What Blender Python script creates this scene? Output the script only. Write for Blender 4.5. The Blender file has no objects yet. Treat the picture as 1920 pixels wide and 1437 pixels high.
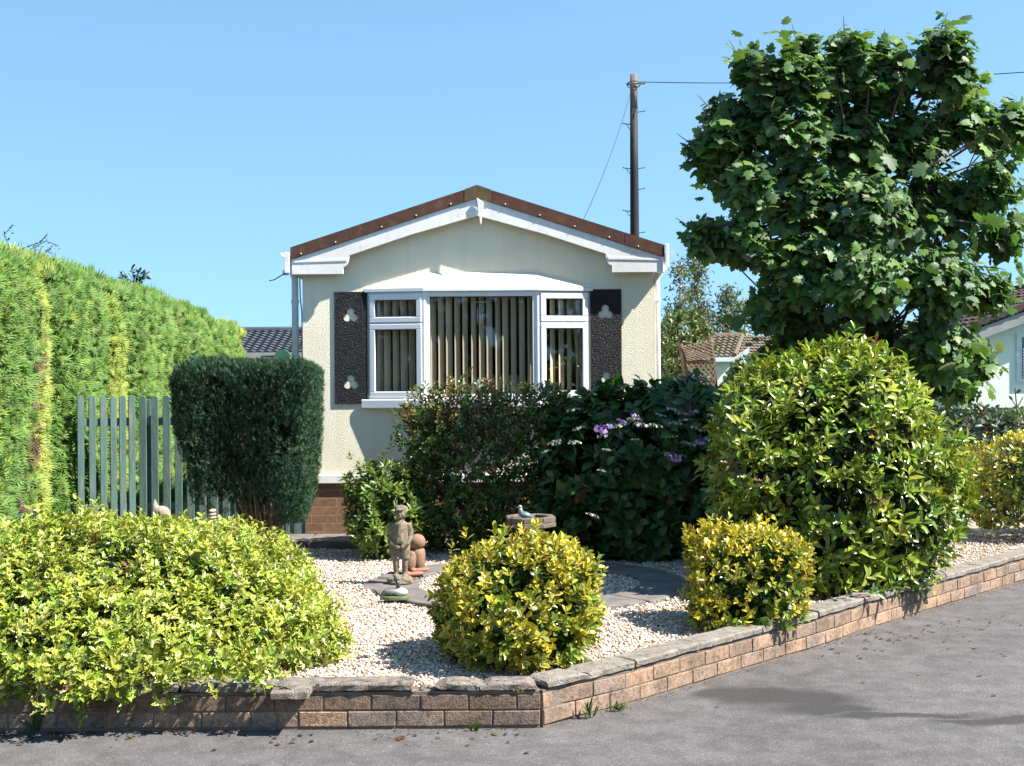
import bpy, math, random
import numpy as np
from mathutils import Vector, Matrix

random.seed(7)
RNG = np.random.default_rng(11)
SC = bpy.context.scene
COL = SC.collection
R = math.radians
pi = math.pi

# ------------------------------------------------------------------ camera model
F, HX, HY, H, ROLL = 2400.0, 960.0, 700.0, 1.65, 0.0066
def at(px, py, Y):
    x, y = px - HX, py - HY
    return Vector(((x - ROLL * y) / F * Y, Y, H - (y + ROLL * x) / F * Y))
def on(px, py, z=0.0):
    x, y = px - HX, py - HY
    Y = (H - z) * F / (y + ROLL * x)
    return at(px, py, Y)

cam = bpy.data.cameras.new('camera')
cam.sensor_width = 36; cam.lens = 36 * F / 1920
cam.shift_y = -(718.5 - HY) / 1920
cam.clip_start = 0.05; cam.clip_end = 3000
co = bpy.data.objects.new('camera', cam); COL.objects.link(co)
co.location = (0, 0, H); co.rotation_euler = (pi / 2, ROLL, 0)
SC.camera = co

# ------------------------------------------------------------------ light
AZ, EL = R(72), R(50)
sv = Vector((math.sin(AZ) * math.cos(EL), -math.cos(AZ) * math.cos(EL), math.sin(EL)))
sl = bpy.data.lights.new('sun', 'SUN'); sl.energy = 5.0; sl.angle = R(0.53); sl.color = (1, 0.955, 0.88)
so = bpy.data.objects.new('sun', sl); COL.objects.link(so)
so.rotation_euler = sv.to_track_quat('Z', 'Y').to_euler(); so.location = (8, -4, 12)
W = bpy.data.worlds.new('World'); SC.world = W; W.use_nodes = True
wn = W.node_tree; bg = wn.nodes['Background']
sky = wn.nodes.new('ShaderNodeTexSky'); sky.sky_type = 'NISHITA'; sky.sun_disc = False
sky.sun_elevation = EL; sky.sun_rotation = pi - AZ
sky.air_density = 1.0; sky.dust_density = 0.0; sky.ozone_density = 1.0; sky.altitude = 400
tc = wn.nodes.new('ShaderNodeTexCoord'); mp = wn.nodes.new('ShaderNodeMapping'); mp.inputs['Scale'].default_value = (1, 1, 0.75); mp.inputs['Location'].default_value = (0, 0, 0.24)
wn.links.new(tc.outputs['Generated'], mp.inputs[0]); wn.links.new(mp.outputs[0], sky.inputs[0])
tint = wn.nodes.new('ShaderNodeMix'); tint.data_type = 'RGBA'; tint.blend_type = 'MULTIPLY'; tint.inputs[0].default_value = 1; tint.inputs[7].default_value = (0.98, 1.18, 1.13, 1)
wn.links.new(sky.outputs[0], tint.inputs[6]); wn.links.new(tint.outputs[2], bg.inputs[0]); bg.inputs[1].default_value = 0.09
SC.view_settings.view_transform = 'Standard'; SC.view_settings.look = 'None'
SC.view_settings.exposure = 1.52; SC.view_settings.gamma = 1

# ------------------------------------------------------------------ materials
def nt(m):
    m.use_nodes = True
    return m.node_tree, m.node_tree.nodes, m.node_tree.links
def ramp(N, stops):
    r = N.new('ShaderNodeValToRGB'); e = r.color_ramp.elements
    while len(e) < len(stops): e.new(0.5)
    for i, (p, c) in enumerate(stops):
        e[i].position = p; e[i].color = (*c, 1) if len(c) == 3 else c
    return r
def mat(name, c1, c2=None, scale=6.0, rough=0.6, bump=0.0, bscale=40.0, spec=0.4, c3=None, s3=60.0, a3=0.3, metal=0.0, lo=0.35, hi=0.65, bdist=0.01, stretch=None):
    """two-tone noise colour, optional third fine speckle, noise bump; world position so copies differ"""
    m = bpy.data.materials.new(name); T, N, L = nt(m)
    b = N['Principled BSDF']; b.inputs['Roughness'].default_value = rough; b.inputs['Metallic'].default_value = metal
    b.inputs['Specular IOR Level'].default_value = spec
    g = N.new('ShaderNodeNewGeometry'); vec = g.outputs['Position']
    if stretch:
        mp = N.new('ShaderNodeMapping'); mp.inputs['Scale'].default_value = stretch; L.new(vec, mp.inputs[0]); vec = mp.outputs[0]
    col = None
    if c2 is None: c2 = tuple(x * 0.82 for x in c1)
    n = N.new('ShaderNodeTexNoise'); n.inputs['Scale'].default_value = scale; n.inputs['Detail'].default_value = 6
    L.new(vec, n.inputs[0]); r = ramp(N, [(lo, c1), (hi, c2)]); L.new(n.outputs['Fac'], r.inputs[0]); col = r.outputs[0]
    if c3:
        n3 = N.new('ShaderNodeTexNoise'); n3.inputs['Scale'].default_value = s3; n3.inputs['Detail'].default_value = 3
        L.new(vec, n3.inputs[0]); r3 = ramp(N, [(0.55, (0, 0, 0)), (0.72, (1, 1, 1))]); L.new(n3.outputs['Fac'], r3.inputs[0])
        mu = N.new('ShaderNodeMath'); mu.operation = 'MULTIPLY'; mu.inputs[1].default_value = a3; L.new(r3.outputs[0], mu.inputs[0])
        mx = N.new('ShaderNodeMix'); mx.data_type = 'RGBA'; L.new(mu.outputs[0], mx.inputs[0]); L.new(col, mx.inputs[6]); mx.inputs[7].default_value = (*c3, 1); col = mx.outputs[2]
    L.new(col, b.inputs['Base Color'])
    if bump:
        nb = N.new('ShaderNodeTexNoise'); nb.inputs['Scale'].default_value = bscale; nb.inputs['Detail'].default_value = 4
        L.new(vec, nb.inputs[0]); bp = N.new('ShaderNodeBump'); bp.inputs['Strength'].default_value = bump; bp.inputs['Distance'].default_value = bdist
        L.new(nb.outputs['Fac'], bp.inputs['Height']); L.new(bp.outputs[0], b.inputs['Normal'])
    return m
def vcol_mat(name, rough=0.5, spec=0.4, trans=0.0, tcol=(1.25, 1.3, 0.6), bump=0.0, bscale=200, grime=False):
    m = bpy.data.materials.new(name); T, N, L = nt(m)
    b = N['Principled BSDF']; b.inputs['Roughness'].default_value = rough; b.inputs['Specular IOR Level'].default_value = spec
    a = N.new('ShaderNodeAttribute'); a.attribute_name = 'Col'; L.new(a.outputs['Color'], b.inputs['Base Color'])
    if grime:
        gg = N.new('ShaderNodeNewGeometry'); col = a.outputs['Color']
        for sc_, lo_, hi_, c0_, c1_ in ((5, 0.42, 0.62, (1.1, 1.1, 1.1), (0.66, 0.70, 0.72)), (45, 0.45, 0.68, (1.12, 1.1, 1.08), (0.62, 0.6, 0.6)), (160, 0.5, 0.62, (1, 1, 1), (0.6, 0.6, 0.6))):
            gn = N.new('ShaderNodeTexNoise'); gn.inputs['Scale'].default_value = sc_; gn.inputs['Detail'].default_value = 5; L.new(gg.outputs['Position'], gn.inputs[0])
            gr = ramp(N, [(lo_, c0_), (hi_, c1_)]); L.new(gn.outputs['Fac'], gr.inputs[0]); gm = N.new('ShaderNodeMix'); gm.data_type = 'RGBA'; gm.blend_type = 'MULTIPLY'; gm.inputs[0].default_value = 1
            L.new(col, gm.inputs[6]); L.new(gr.outputs[0], gm.inputs[7]); col = gm.outputs[2]
        L.new(col, b.inputs['Base Color'])
    if bump:
        g = N.new('ShaderNodeNewGeometry'); nb = N.new('ShaderNodeTexNoise'); nb.inputs['Scale'].default_value = bscale; nb.inputs['Detail'].default_value = 3
        L.new(g.outputs['Position'], nb.inputs[0]); bp = N.new('ShaderNodeBump'); bp.inputs['Strength'].default_value = bump; bp.inputs['Distance'].default_value = 0.004
        L.new(nb.outputs['Fac'], bp.inputs['Height']); L.new(bp.outputs[0], b.inputs['Normal'])
    if trans:
        t = N.new('ShaderNodeBsdfTranslucent'); mx = N.new('ShaderNodeMixShader'); mx.inputs[0].default_value = trans
        mm = N.new('ShaderNodeMix'); mm.data_type = 'RGBA'; mm.blend_type = 'MULTIPLY'; mm.inputs[0].default_value = 1
        L.new(a.outputs['Color'], mm.inputs[6]); mm.inputs[7].default_value = (*tcol, 1); L.new(mm.outputs[2], t.inputs[0])
        L.new(b.outputs[0], mx.inputs[1]); L.new(t.outputs[0], mx.inputs[2]); L.new(mx.outputs[0], N['Material Output'].inputs[0])
    return m

M = {}
def stucco_mat(name, c1, c2, rough, spec, strength, dist, sc):
    m = bpy.data.materials.new(name); T, N, L = nt(m); b = N['Principled BSDF']
    b.inputs['Roughness'].default_value = rough; b.inputs['Specular IOR Level'].default_value = spec
    g = N.new('ShaderNodeNewGeometry')
    n1 = N.new('ShaderNodeTexNoise'); n1.inputs['Scale'].default_value = sc; n1.inputs['Detail'].default_value = 3; n1.inputs['Distortion'].default_value = 0.6
    L.new(g.outputs['Position'], n1.inputs[0])
    r1 = ramp(N, [(0.38, (0, 0, 0)), (0.60, (1, 1, 1))]); L.new(n1.outputs['Fac'], r1.inputs[0])
    bp = N.new('ShaderNodeBump'); bp.inputs['Strength'].default_value = strength; bp.inputs['Distance'].default_value = dist
    L.new(r1.outputs[0], bp.inputs['Height']); L.new(bp.outputs[0], b.inputs['Normal'])
    n2 = N.new('ShaderNodeTexNoise'); n2.inputs['Scale'].default_value = 2.2; n2.inputs['Detail'].default_value = 7
    L.new(g.outputs['Position'], n2.inputs[0]); r2 = ramp(N, [(0.4, c1), (0.72, c2)]); L.new(n2.outputs['Fac'], r2.inputs[0]); mpv = N.new('ShaderNodeMapping'); mpv.inputs['Scale'].default_value = (5, 5, 0.35); L.new(g.outputs['Position'], mpv.inputs[0])
    n4 = N.new('ShaderNodeTexNoise'); n4.inputs['Scale'].default_value = 2.5; n4.inputs['Detail'].default_value = 6; L.new(mpv.outputs[0], n4.inputs[0]); r4 = ramp(N, [(0.45, (1, 1, 1)), (0.8, (0.93, 0.92, 0.895))]); L.new(n4.outputs['Fac'], r4.inputs[0])
    m4 = N.new('ShaderNodeMix'); m4.data_type = 'RGBA'; m4.blend_type = 'MULTIPLY'; m4.inputs[0].default_value = 1; L.new(r2.outputs[0], m4.inputs[6]); L.new(r4.outputs[0], m4.inputs[7]); L.new(m4.outputs[2], b.inputs['Base Color'])
    return m
M['stucco'] = stucco_mat('cream_stucco', (0.83, 0.775, 0.61), (0.78, 0.72, 0.55), 0.85, 0.2, 0.36, 0.005, 105)
M['shutter'] = stucco_mat('black_pebbled_paint', (0.008, 0.008, 0.010), (0.013, 0.013, 0.015), 0.4, 0.26, 0.65, 0.0045, 100)
M['upvc'] = mat('white_upvc', (0.80, 0.81, 0.82), (0.76, 0.77, 0.78), 3, 0.3, spec=0.5)
M['white_paint'] = mat('white_painted_board', (0.80, 0.80, 0.80), (0.70, 0.69, 0.655), 2.5, 0.42, spec=0.4, c3=(0.40, 0.37, 0.31), s3=22, a3=0.3, stretch=(2, 2, 0.8))
M['cream_paint'] = mat('cream_painted_canopy', (0.80, 0.755, 0.62), (0.74, 0.69, 0.55), 4, 0.7, 0.3, 90)
M['roof_brown'] = mat('brown_mineral_roofing', (0.105, 0.048, 0.034), (0.075, 0.040, 0.030), 14, 0.85, 0.6, 220, 0.2, c3=(0.17, 0.12, 0.05), s3=9, a3=0.45)
M['ridge_moss'] = mat('mossy_ridge_roofing', (0.13, 0.085, 0.045), (0.085, 0.062, 0.032), 18, 0.9, 0.6, 200, 0.2, c3=(0.14, 0.135, 0.04), s3=30, a3=0.7)
M['screw'] = mat('pale_screw_cap', (0.7, 0.68, 0.62), rough=0.4)
M['pipe_grey'] = mat('grey_white_pipe', (0.72, 0.73, 0.75), rough=0.35)
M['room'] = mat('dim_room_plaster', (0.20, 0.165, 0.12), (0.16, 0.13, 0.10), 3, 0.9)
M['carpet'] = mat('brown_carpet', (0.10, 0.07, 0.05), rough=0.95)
M['blind'] = mat('beige_blind_fabric', (0.80, 0.655, 0.45), (0.74, 0.60, 0.41), 8, 0.8, 0.1, 400, stretch=(1, 1, 0.15))
M['net'] = mat('pale_net_curtain', (0.5, 0.47, 0.42), (0.4, 0.38, 0.33), 12, 0.9, stretch=(6, 6, 0.3))
M['sofa'] = mat('pale_sofa_fabric', (0.42, 0.37, 0.30), rough=0.9)
M['crystal'] = mat('cut_glass_bead', (0.72, 0.74, 0.76), rough=0.08, spec=0.9)
M['concrete'] = mat('weathered_concrete', (0.27, 0.235, 0.20), (0.18, 0.155, 0.13), 16, 0.9, 0.9, 130, 0.2, c3=(0.035, 0.032, 0.028), s3=38, a3=0.7, bdist=0.012)
M['coping_dark'] = mat('lichened_coping', (0.28, 0.235, 0.195), (0.155, 0.128, 0.105), 22, 0.92, 1.0, 150, 0.2, c3=(0.028, 0.025, 0.023), s3=30, a3=0.85, bdist=0.014)
M['bath_stone'] = mat('worn_bath_stone', (0.19, 0.155, 0.125), (0.11, 0.09, 0.075), 20, 0.9, 0.9, 130, 0.2, c3=(0.04, 0.035, 0.03), s3=38, a3=0.7, bdist=0.01)
M['mortar'] = mat('grey_mortar', (0.20, 0.158, 0.122), (0.14, 0.112, 0.09), 20, 0.95, 0.8, 180, 0.2)
M['slab'] = mat('dark_stone_slab', (0.17, 0.148, 0.132), (0.11, 0.097, 0.09), 9, 0.85, 0.5, 60, 0.3, c3=(0.12, 0.10, 0.08), s3=14, a3=0.4)
M['soil'] = mat('dark_soil', (0.045, 0.03, 0.02), (0.02, 0.015, 0.01), 12, 0.95, 1.0, 50)
M['bed_base'] = mat('sandy_bed', (0.34, 0.29, 0.23), (0.2, 0.17, 0.13), 40, 0.95, 1.0, 70)
M['grass'] = mat('garden_grass', (0.05, 0.09, 0.02), (0.035, 0.06, 0.015), 5, 0.9, 0.8, 40)
M['bark'] = mat('brown_bark', (0.085, 0.06, 0.04), (0.04, 0.03, 0.022), 30, 0.9, 0.8, 60, stretch=(1, 1, 0.25))
M['twig'] = mat('pale_twig', (0.14, 0.095, 0.06), (0.08, 0.055, 0.035), 40, 0.85)
M['birch_bark'] = mat('pale_birch_bark', (0.42, 0.38, 0.31), (0.22, 0.19, 0.15), 6, 0.8, stretch=(1, 1, 0.4))
M['fence_wood'] = mat('blue_green_stained_wood', (0.10, 0.175, 0.15), (0.07, 0.125, 0.112), 9, 0.8, 0.6, 90, 0.25, c3=(0.20, 0.18, 0.16), s3=16, a3=0.8, stretch=(3, 3, 0.35))
M['pole'] = mat('dark_creosoted_pole', (0.012, 0.012, 0.014), (0.024, 0.018, 0.017), 14, 0.7, 0.5, 60, 0.35, stretch=(2, 2, 0.2))
M['pole_top'] = mat('bleached_pole_top', (0.20, 0.15, 0.115), (0.13, 0.09, 0.07), 10, 0.85, 0.4, 60, stretch=(2, 2, 0.2))
M['steel'] = mat('dull_steel', (0.12, 0.11, 0.10), rough=0.55, metal=0.6)
M['cable'] = mat('dark_cable', (0.03, 0.03, 0.035), rough=0.6)
M['slate_tile'] = mat('grey_roof_tile', (0.065, 0.072, 0.085), (0.05, 0.055, 0.066), 3, 0.6, 0.3, 30)
M['brown_tile'] = mat('brown_roof_tile', (0.14, 0.105, 0.072), (0.095, 0.072, 0.052), 5, 0.8, 0.4, 20, c3=(0.16, 0.15, 0.07), s3=6, a3=0.5)
M['dark_brown_tile'] = mat('dark_brown_roof_tile', (0.07, 0.036, 0.03), (0.05, 0.028, 0.025), 4, 0.75, 0.3, 20)
M['far_render'] = mat('cream_white_render', (0.78, 0.77, 0.68), (0.72, 0.71, 0.62), 2, 0.85)
M['far_white'] = mat('far_white_board', (0.72, 0.73, 0.72), rough=0.5)
M['fascia_grey'] = mat('grey_fascia', (0.30, 0.29, 0.28), (0.24, 0.23, 0.22), 2, 0.6)
M['dark_glass'] = mat('far_dark_window', (0.02, 0.024, 0.03), rough=0.08, spec=0.8)
M['teal_iron'] = mat('teal_painted_iron', (0.022, 0.20, 0.155), (0.018, 0.15, 0.12), 20, 0.4, spec=0.5)
M['bench_wood'] = mat('dark_timber_slat', (0.018, 0.035, 0.03), rough=0.7)
M['stone_fig'] = mat('lichened_cast_stone', (0.25, 0.205, 0.14), (0.14, 0.11, 0.08), 26, 0.92, 0.9, 150, 0.2, c3=(0.05, 0.044, 0.036), s3=60, a3=0.85, bdist=0.006)
M['terra'] = mat('weathered_terracotta', (0.26, 0.155, 0.098), (0.18, 0.105, 0.068), 14, 0.8, 0.3, 120, 0.25, c3=(0.30, 0.21, 0.15), s3=20, a3=0.45)
M['terra_pale'] = mat('pinkish_terracotta', (0.33, 0.145, 0.095), (0.25, 0.12, 0.08), 20, 0.8, 0.3, 120)
M['pot'] = mat('red_terracotta_pot', (0.30, 0.085, 0.04), rough=0.7)
M['duck_white'] = mat('white_glazed', (0.55, 0.55, 0.53), rough=0.3)
M['duck_dark'] = mat('dark_green_glazed', (0.03, 0.04, 0.04), (0.05, 0.05, 0.05), rough=0.3)
M['duck_base'] = mat('green_glazed_base', (0.04, 0.13, 0.09), (0.15, 0.14, 0.05), 25, 0.4)
M['duck_grey'] = mat('grey_glazed_wing', (0.17, 0.165, 0.16), rough=0.4)
M['pigeon_grey'] = mat('grey_blue_ceramic', (0.22, 0.25, 0.28), rough=0.35)
M['pigeon_teal'] = mat('teal_ceramic', (0.075, 0.155, 0.17), (0.12, 0.19, 0.19), 50, 0.35)
M['pale_stone'] = mat('pale_weathered_stone', (0.34, 0.25, 0.18), (0.23, 0.19, 0.16), 14, 0.85, 0.5, 90, c3=(0.42, 0.38, 0.36), s3=40, a3=0.4)
M['sandstone'] = mat('sand_coloured_stone', (0.33, 0.23, 0.12), (0.25, 0.175, 0.095), 20, 0.9, 0.4, 90)
M['trellis_brown'] = mat('red_brown_stained_pole', (0.10, 0.042, 0.032), (0.07, 0.032, 0.025), 16, 0.75, 0.3, 60)
M['lattice'] = mat('pale_brown_lath', (0.33, 0.25, 0.20), (0.26, 0.19, 0.15), 16, 0.8)
M['dark_planter'] = mat('dark_timber_planter', (0.05, 0.046, 0.045), (0.032, 0.03, 0.03), 8, 0.8, 0.4, 40)
M['grey_rail'] = mat('dark_railing', (0.05, 0.04, 0.04), rough=0.6)
M['shed_green'] = mat('green_felt', (0.035, 0.13, 0.075), (0.03, 0.10, 0.06), 9, 0.8)
M['shed_pale'] = mat('pale_sheet_roof', (0.35, 0.34, 0.31), (0.28, 0.27, 0.25), 6, 0.7)
M['leafy'] = vcol_mat('leaf_satin', 0.42, 0.45, 0.24)
M['sycamore'] = vcol_mat('sycamore_leaf', 0.5, 0.3, 0.34)
M['glossy'] = vcol_mat('leaf_glossy', 0.24, 0.55, 0.18)
M['matte'] = vcol_mat('leaf_matte', 0.6, 0.3, 0.22)
M['needle'] = vcol_mat('conifer_spray', 0.65, 0.25, 0.15)
M['petal'] = vcol_mat('petal', 0.6, 0.2, 0.3, (1, 1, 1))
M['pebble'] = vcol_mat('pebble', 0.7, 0.3, 0.0, bump=0.2, bscale=300)
M['brick'] = vcol_mat('brick_face', 0.9, 0.2, 0.0, bump=1.0, bscale=130, grime=True)
M['litter'] = vcol_mat('dry_leaf', 0.8, 0.2, 0.1)

def glass_mat():
    m = bpy.data.materials.new('window_glass'); T, N, L = nt(m); N.remove(N['Principled BSDF'])
    t = N.new('ShaderNodeBsdfTransparent'); t.inputs[0].default_value = (0.95, 0.96, 0.955, 1)
    g = N.new('ShaderNodeBsdfGlossy'); g.inputs['Roughness'].default_value = 0.02
    ge = N.new('ShaderNodeNewGeometry'); dt = N.new('ShaderNodeVectorMath'); dt.operation = 'DOT_PRODUCT'; L.new(ge.outputs['Normal'], dt.inputs[0]); L.new(ge.outputs['Incoming'], dt.inputs[1])
    def mth(op, a, bb):
        q = N.new('ShaderNodeMath'); q.operation = op
        for i, v in enumerate((a, bb)):
            if isinstance(v, (int, float)): q.inputs[i].default_value = v
            else: L.new(v, q.inputs[i])
        return q.outputs[0]
    c_ = mth('ABSOLUTE', dt.outputs['Value'], 0); sch = mth('ADD', mth('MULTIPLY', mth('POWER', mth('SUBTRACT', 1.0, c_), 5.0), 0.95), 0.05)
    mx = N.new('ShaderNodeMixShader'); L.new(sch, mx.inputs[0]); L.new(t.outputs[0], mx.inputs[1]); L.new(g.outputs[0], mx.inputs[2])
    L.new(mx.outputs[0], N['Material Output'].inputs[0]); return m
M['glass'] = glass_mat()

def brickwork_mat():
    m = bpy.data.materials.new('house_brick'); T, N, L = nt(m); b = N['Principled BSDF']; b.inputs['Roughness'].default_value = 0.85; b.inputs['Specular IOR Level'].default_value = 0.2
    g = N.new('ShaderNodeNewGeometry'); sp = N.new('ShaderNodeSeparateXYZ'); L.new(g.outputs['Position'], sp.inputs[0])
    ad = N.new('ShaderNodeMath'); L.new(sp.outputs[0], ad.inputs[0]); L.new(sp.outputs[1], ad.inputs[1])
    cb = N.new('ShaderNodeCombineXYZ'); L.new(ad.outputs[0], cb.inputs[0]); L.new(sp.outputs[2], cb.inputs[1])
    bt = N.new('ShaderNodeTexBrick'); L.new(cb.outputs[0], bt.inputs[0]); bt.inputs['Scale'].default_value = 1
    bt.inputs['Brick Width'].default_value = 0.225; bt.inputs['Row Height'].default_value = 0.075; bt.inputs['Mortar Size'].default_value = 0.005; bt.inputs['Mortar Smooth'].default_value = 0.3
    bt.inputs['Color1'].default_value = (0.25, 0.145, 0.085, 1); bt.inputs['Color2'].default_value = (0.195, 0.112, 0.068, 1); bt.inputs['Mortar'].default_value = (0.26, 0.22, 0.17, 1)
    n = N.new('ShaderNodeTexNoise'); n.inputs['Scale'].default_value = 30; n.inputs['Detail'].default_value = 6; L.new(g.outputs['Position'], n.inputs[0])
    r = ramp(N, [(0.3, (0.7, 0.7, 0.7)), (0.7, (1.15, 1.1, 1.05))]); L.new(n.outputs['Fac'], r.inputs[0])
    mx = N.new('ShaderNodeMix'); mx.data_type = 'RGBA'; mx.blend_type = 'MULTIPLY'; mx.inputs[0].default_value = 1; L.new(bt.outputs[0], mx.inputs[6]); L.new(r.outputs[0], mx.inputs[7]); L.new(mx.outputs[2], b.inputs['Base Color'])
    bp = N.new('ShaderNodeBump'); bp.inputs['Strength'].default_value = 0.8; bp.inputs['Distance'].default_value = 0.006; bp.invert = True
    L.new(bt.outputs['Fac'], bp.inputs['Height']); L.new(bp.outputs[0], b.inputs['Normal']); return m
M['brickwork'] = brickwork_mat()

def asphalt_mat():
    m = bpy.data.materials.new('worn_asphalt'); T, N, L = nt(m); b = N['Principled BSDF']; b.inputs['Specular IOR Level'].default_value = 0.35
    g = N.new('ShaderNodeNewGeometry'); P = g.outputs['Position']
    def noise(s, d=5, vec=P):
        n = N.new('ShaderNodeTexNoise'); n.inputs['Scale'].default_value = s; n.inputs['Detail'].default_value = d; L.new(vec, n.inputs[0]); return n.outputs['Fac']
    def math_(op, a, bb):
        q = N.new('ShaderNodeMath'); q.operation = op
        for i, v in enumerate((a, bb)):
            if isinstance(v, (int, float)): q.inputs[i].default_value = v
            else: L.new(v, q.inputs[i])
        return q.outputs[0]
    def mix(f, a, bb, blend='MIX'):
        q = N.new('ShaderNodeMix'); q.data_type = 'RGBA'; q.blend_type = blend
        for i, v in ((0, f), (6, a), (7, bb)):
            if isinstance(v, (int, float)): q.inputs[i].default_value = v
            elif isinstance(v, tuple): q.inputs[i].default_value = (*v, 1)
            else: L.new(v, q.inputs[i])
        return q.outputs[2]
    r = ramp(N, [(0.30, (0.084, 0.078, 0.077)), (0.70, (0.112, 0.105, 0.103))]); L.new(noise(1.1, 8), r.inputs[0]); c = r.outputs[0]
    # aggregate: small stones of several tones
    v = N.new('ShaderNodeTexVoronoi'); v.inputs['Scale'].default_value = 120; L.new(P, v.inputs[0])
    sp = N.new('ShaderNodeSeparateColor'); L.new(v.outputs['Color'], sp.inputs[0])
    ra = ramp(N, [(0.0, (0.80, 0.80, 0.81)), (0.55, (0.98, 0.97, 0.96)), (0.9, (1.10, 1.09, 1.08)), (0.985, (1.5, 1.47, 1.44))]); L.new(sp.outputs[0], ra.inputs[0])
    c = mix(1.0, c, ra.outputs[0], 'MULTIPLY')
    rb = ramp(N, [(0.40, (0.78, 0.76, 0.75)), (0.60, (1.1, 1.1, 1.1))]); L.new(noise(7, 6), rb.inputs[0]); c = mix(0.8, c, rb.outputs[0], 'MULTIPLY')
    # damp patches: distance to short polylines on the ground
    warp = N.new('ShaderNodeTexNoise'); warp.inputs['Scale'].default_value = 2.2; warp.inputs['Detail'].default_value = 4; L.new(P, warp.inputs[0])
    ws = N.new('ShaderNodeVectorMath'); ws.operation = 'MULTIPLY_ADD'; L.new(warp.outputs['Color'], ws.inputs[0]); ws.inputs[1].default_value = (0.5, 0.5, 0); ws.inputs[2].default_value = (-0.25, -0.25, 0)
    pw = N.new('ShaderNodeVectorMath'); pw.operation = 'ADD'; L.new(P, pw.inputs[0]); L.new(ws.outputs[0], pw.inputs[1])
    best = None
    for (px, py, rx, ry) in ((1470, 1308, 0.42, 0.26), (1560, 1330, 0.34, 0.13), (1370, 1308, 0.22, 0.12), (1680, 1342, 0.45, 0.07), (1860, 1352, 0.42, 0.09)):
        q = on(px, py)
        d = N.new('ShaderNodeVectorMath'); d.operation = 'SUBTRACT'; L.new(pw.outputs[0], d.inputs[0]); d.inputs[1].default_value = q
        s = N.new('ShaderNodeVectorMath'); s.operation = 'MULTIPLY'; L.new(d.outputs[0], s.inputs[0]); s.inputs[1].default_value = (1 / rx, 1 / ry, 0)
        ln = N.new('ShaderNodeVectorMath'); ln.operation = 'LENGTH'; L.new(s.outputs[0], ln.inputs[0])
        best = ln.outputs['Value'] if best is None else math_('MINIMUM', best, ln.outputs['Value'])
    rs = ramp(N, [(0.55, (1, 1, 1)), (1.0, (0, 0, 0))]); L.new(best, rs.inputs[0])
    damp = math_('MULTIPLY', rs.outputs[0], 0.9)
    c = mix(damp, c, (0.036, 0.033, 0.031))
    L.new(c, b.inputs['Base Color'])
    rr = N.new('ShaderNodeMapRange'); L.new(damp, rr.inputs[0]); rr.inputs[3].default_value = 0.88; rr.inputs[4].default_value = 0.62; L.new(rr.outputs[0], b.inputs['Roughness'])
    bp = N.new('ShaderNodeBump'); bp.inputs['Strength'].default_value = 0.6; bp.inputs['Distance'].default_value = 0.005; L.new(v.outputs['Distance'], bp.inputs['Height']); bp.invert = True
    b2 = N.new('ShaderNodeBump'); b2.inputs['Strength'].default_value = 0.5; b2.inputs['Distance'].default_value = 0.03; L.new(noise(3.0, 5), b2.inputs['Height']); L.new(bp.outputs[0], b2.inputs['Normal']); L.new(b2.outputs[0], b.inputs['Normal'])
    return m
M['asphalt'] = asphalt_mat()

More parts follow.
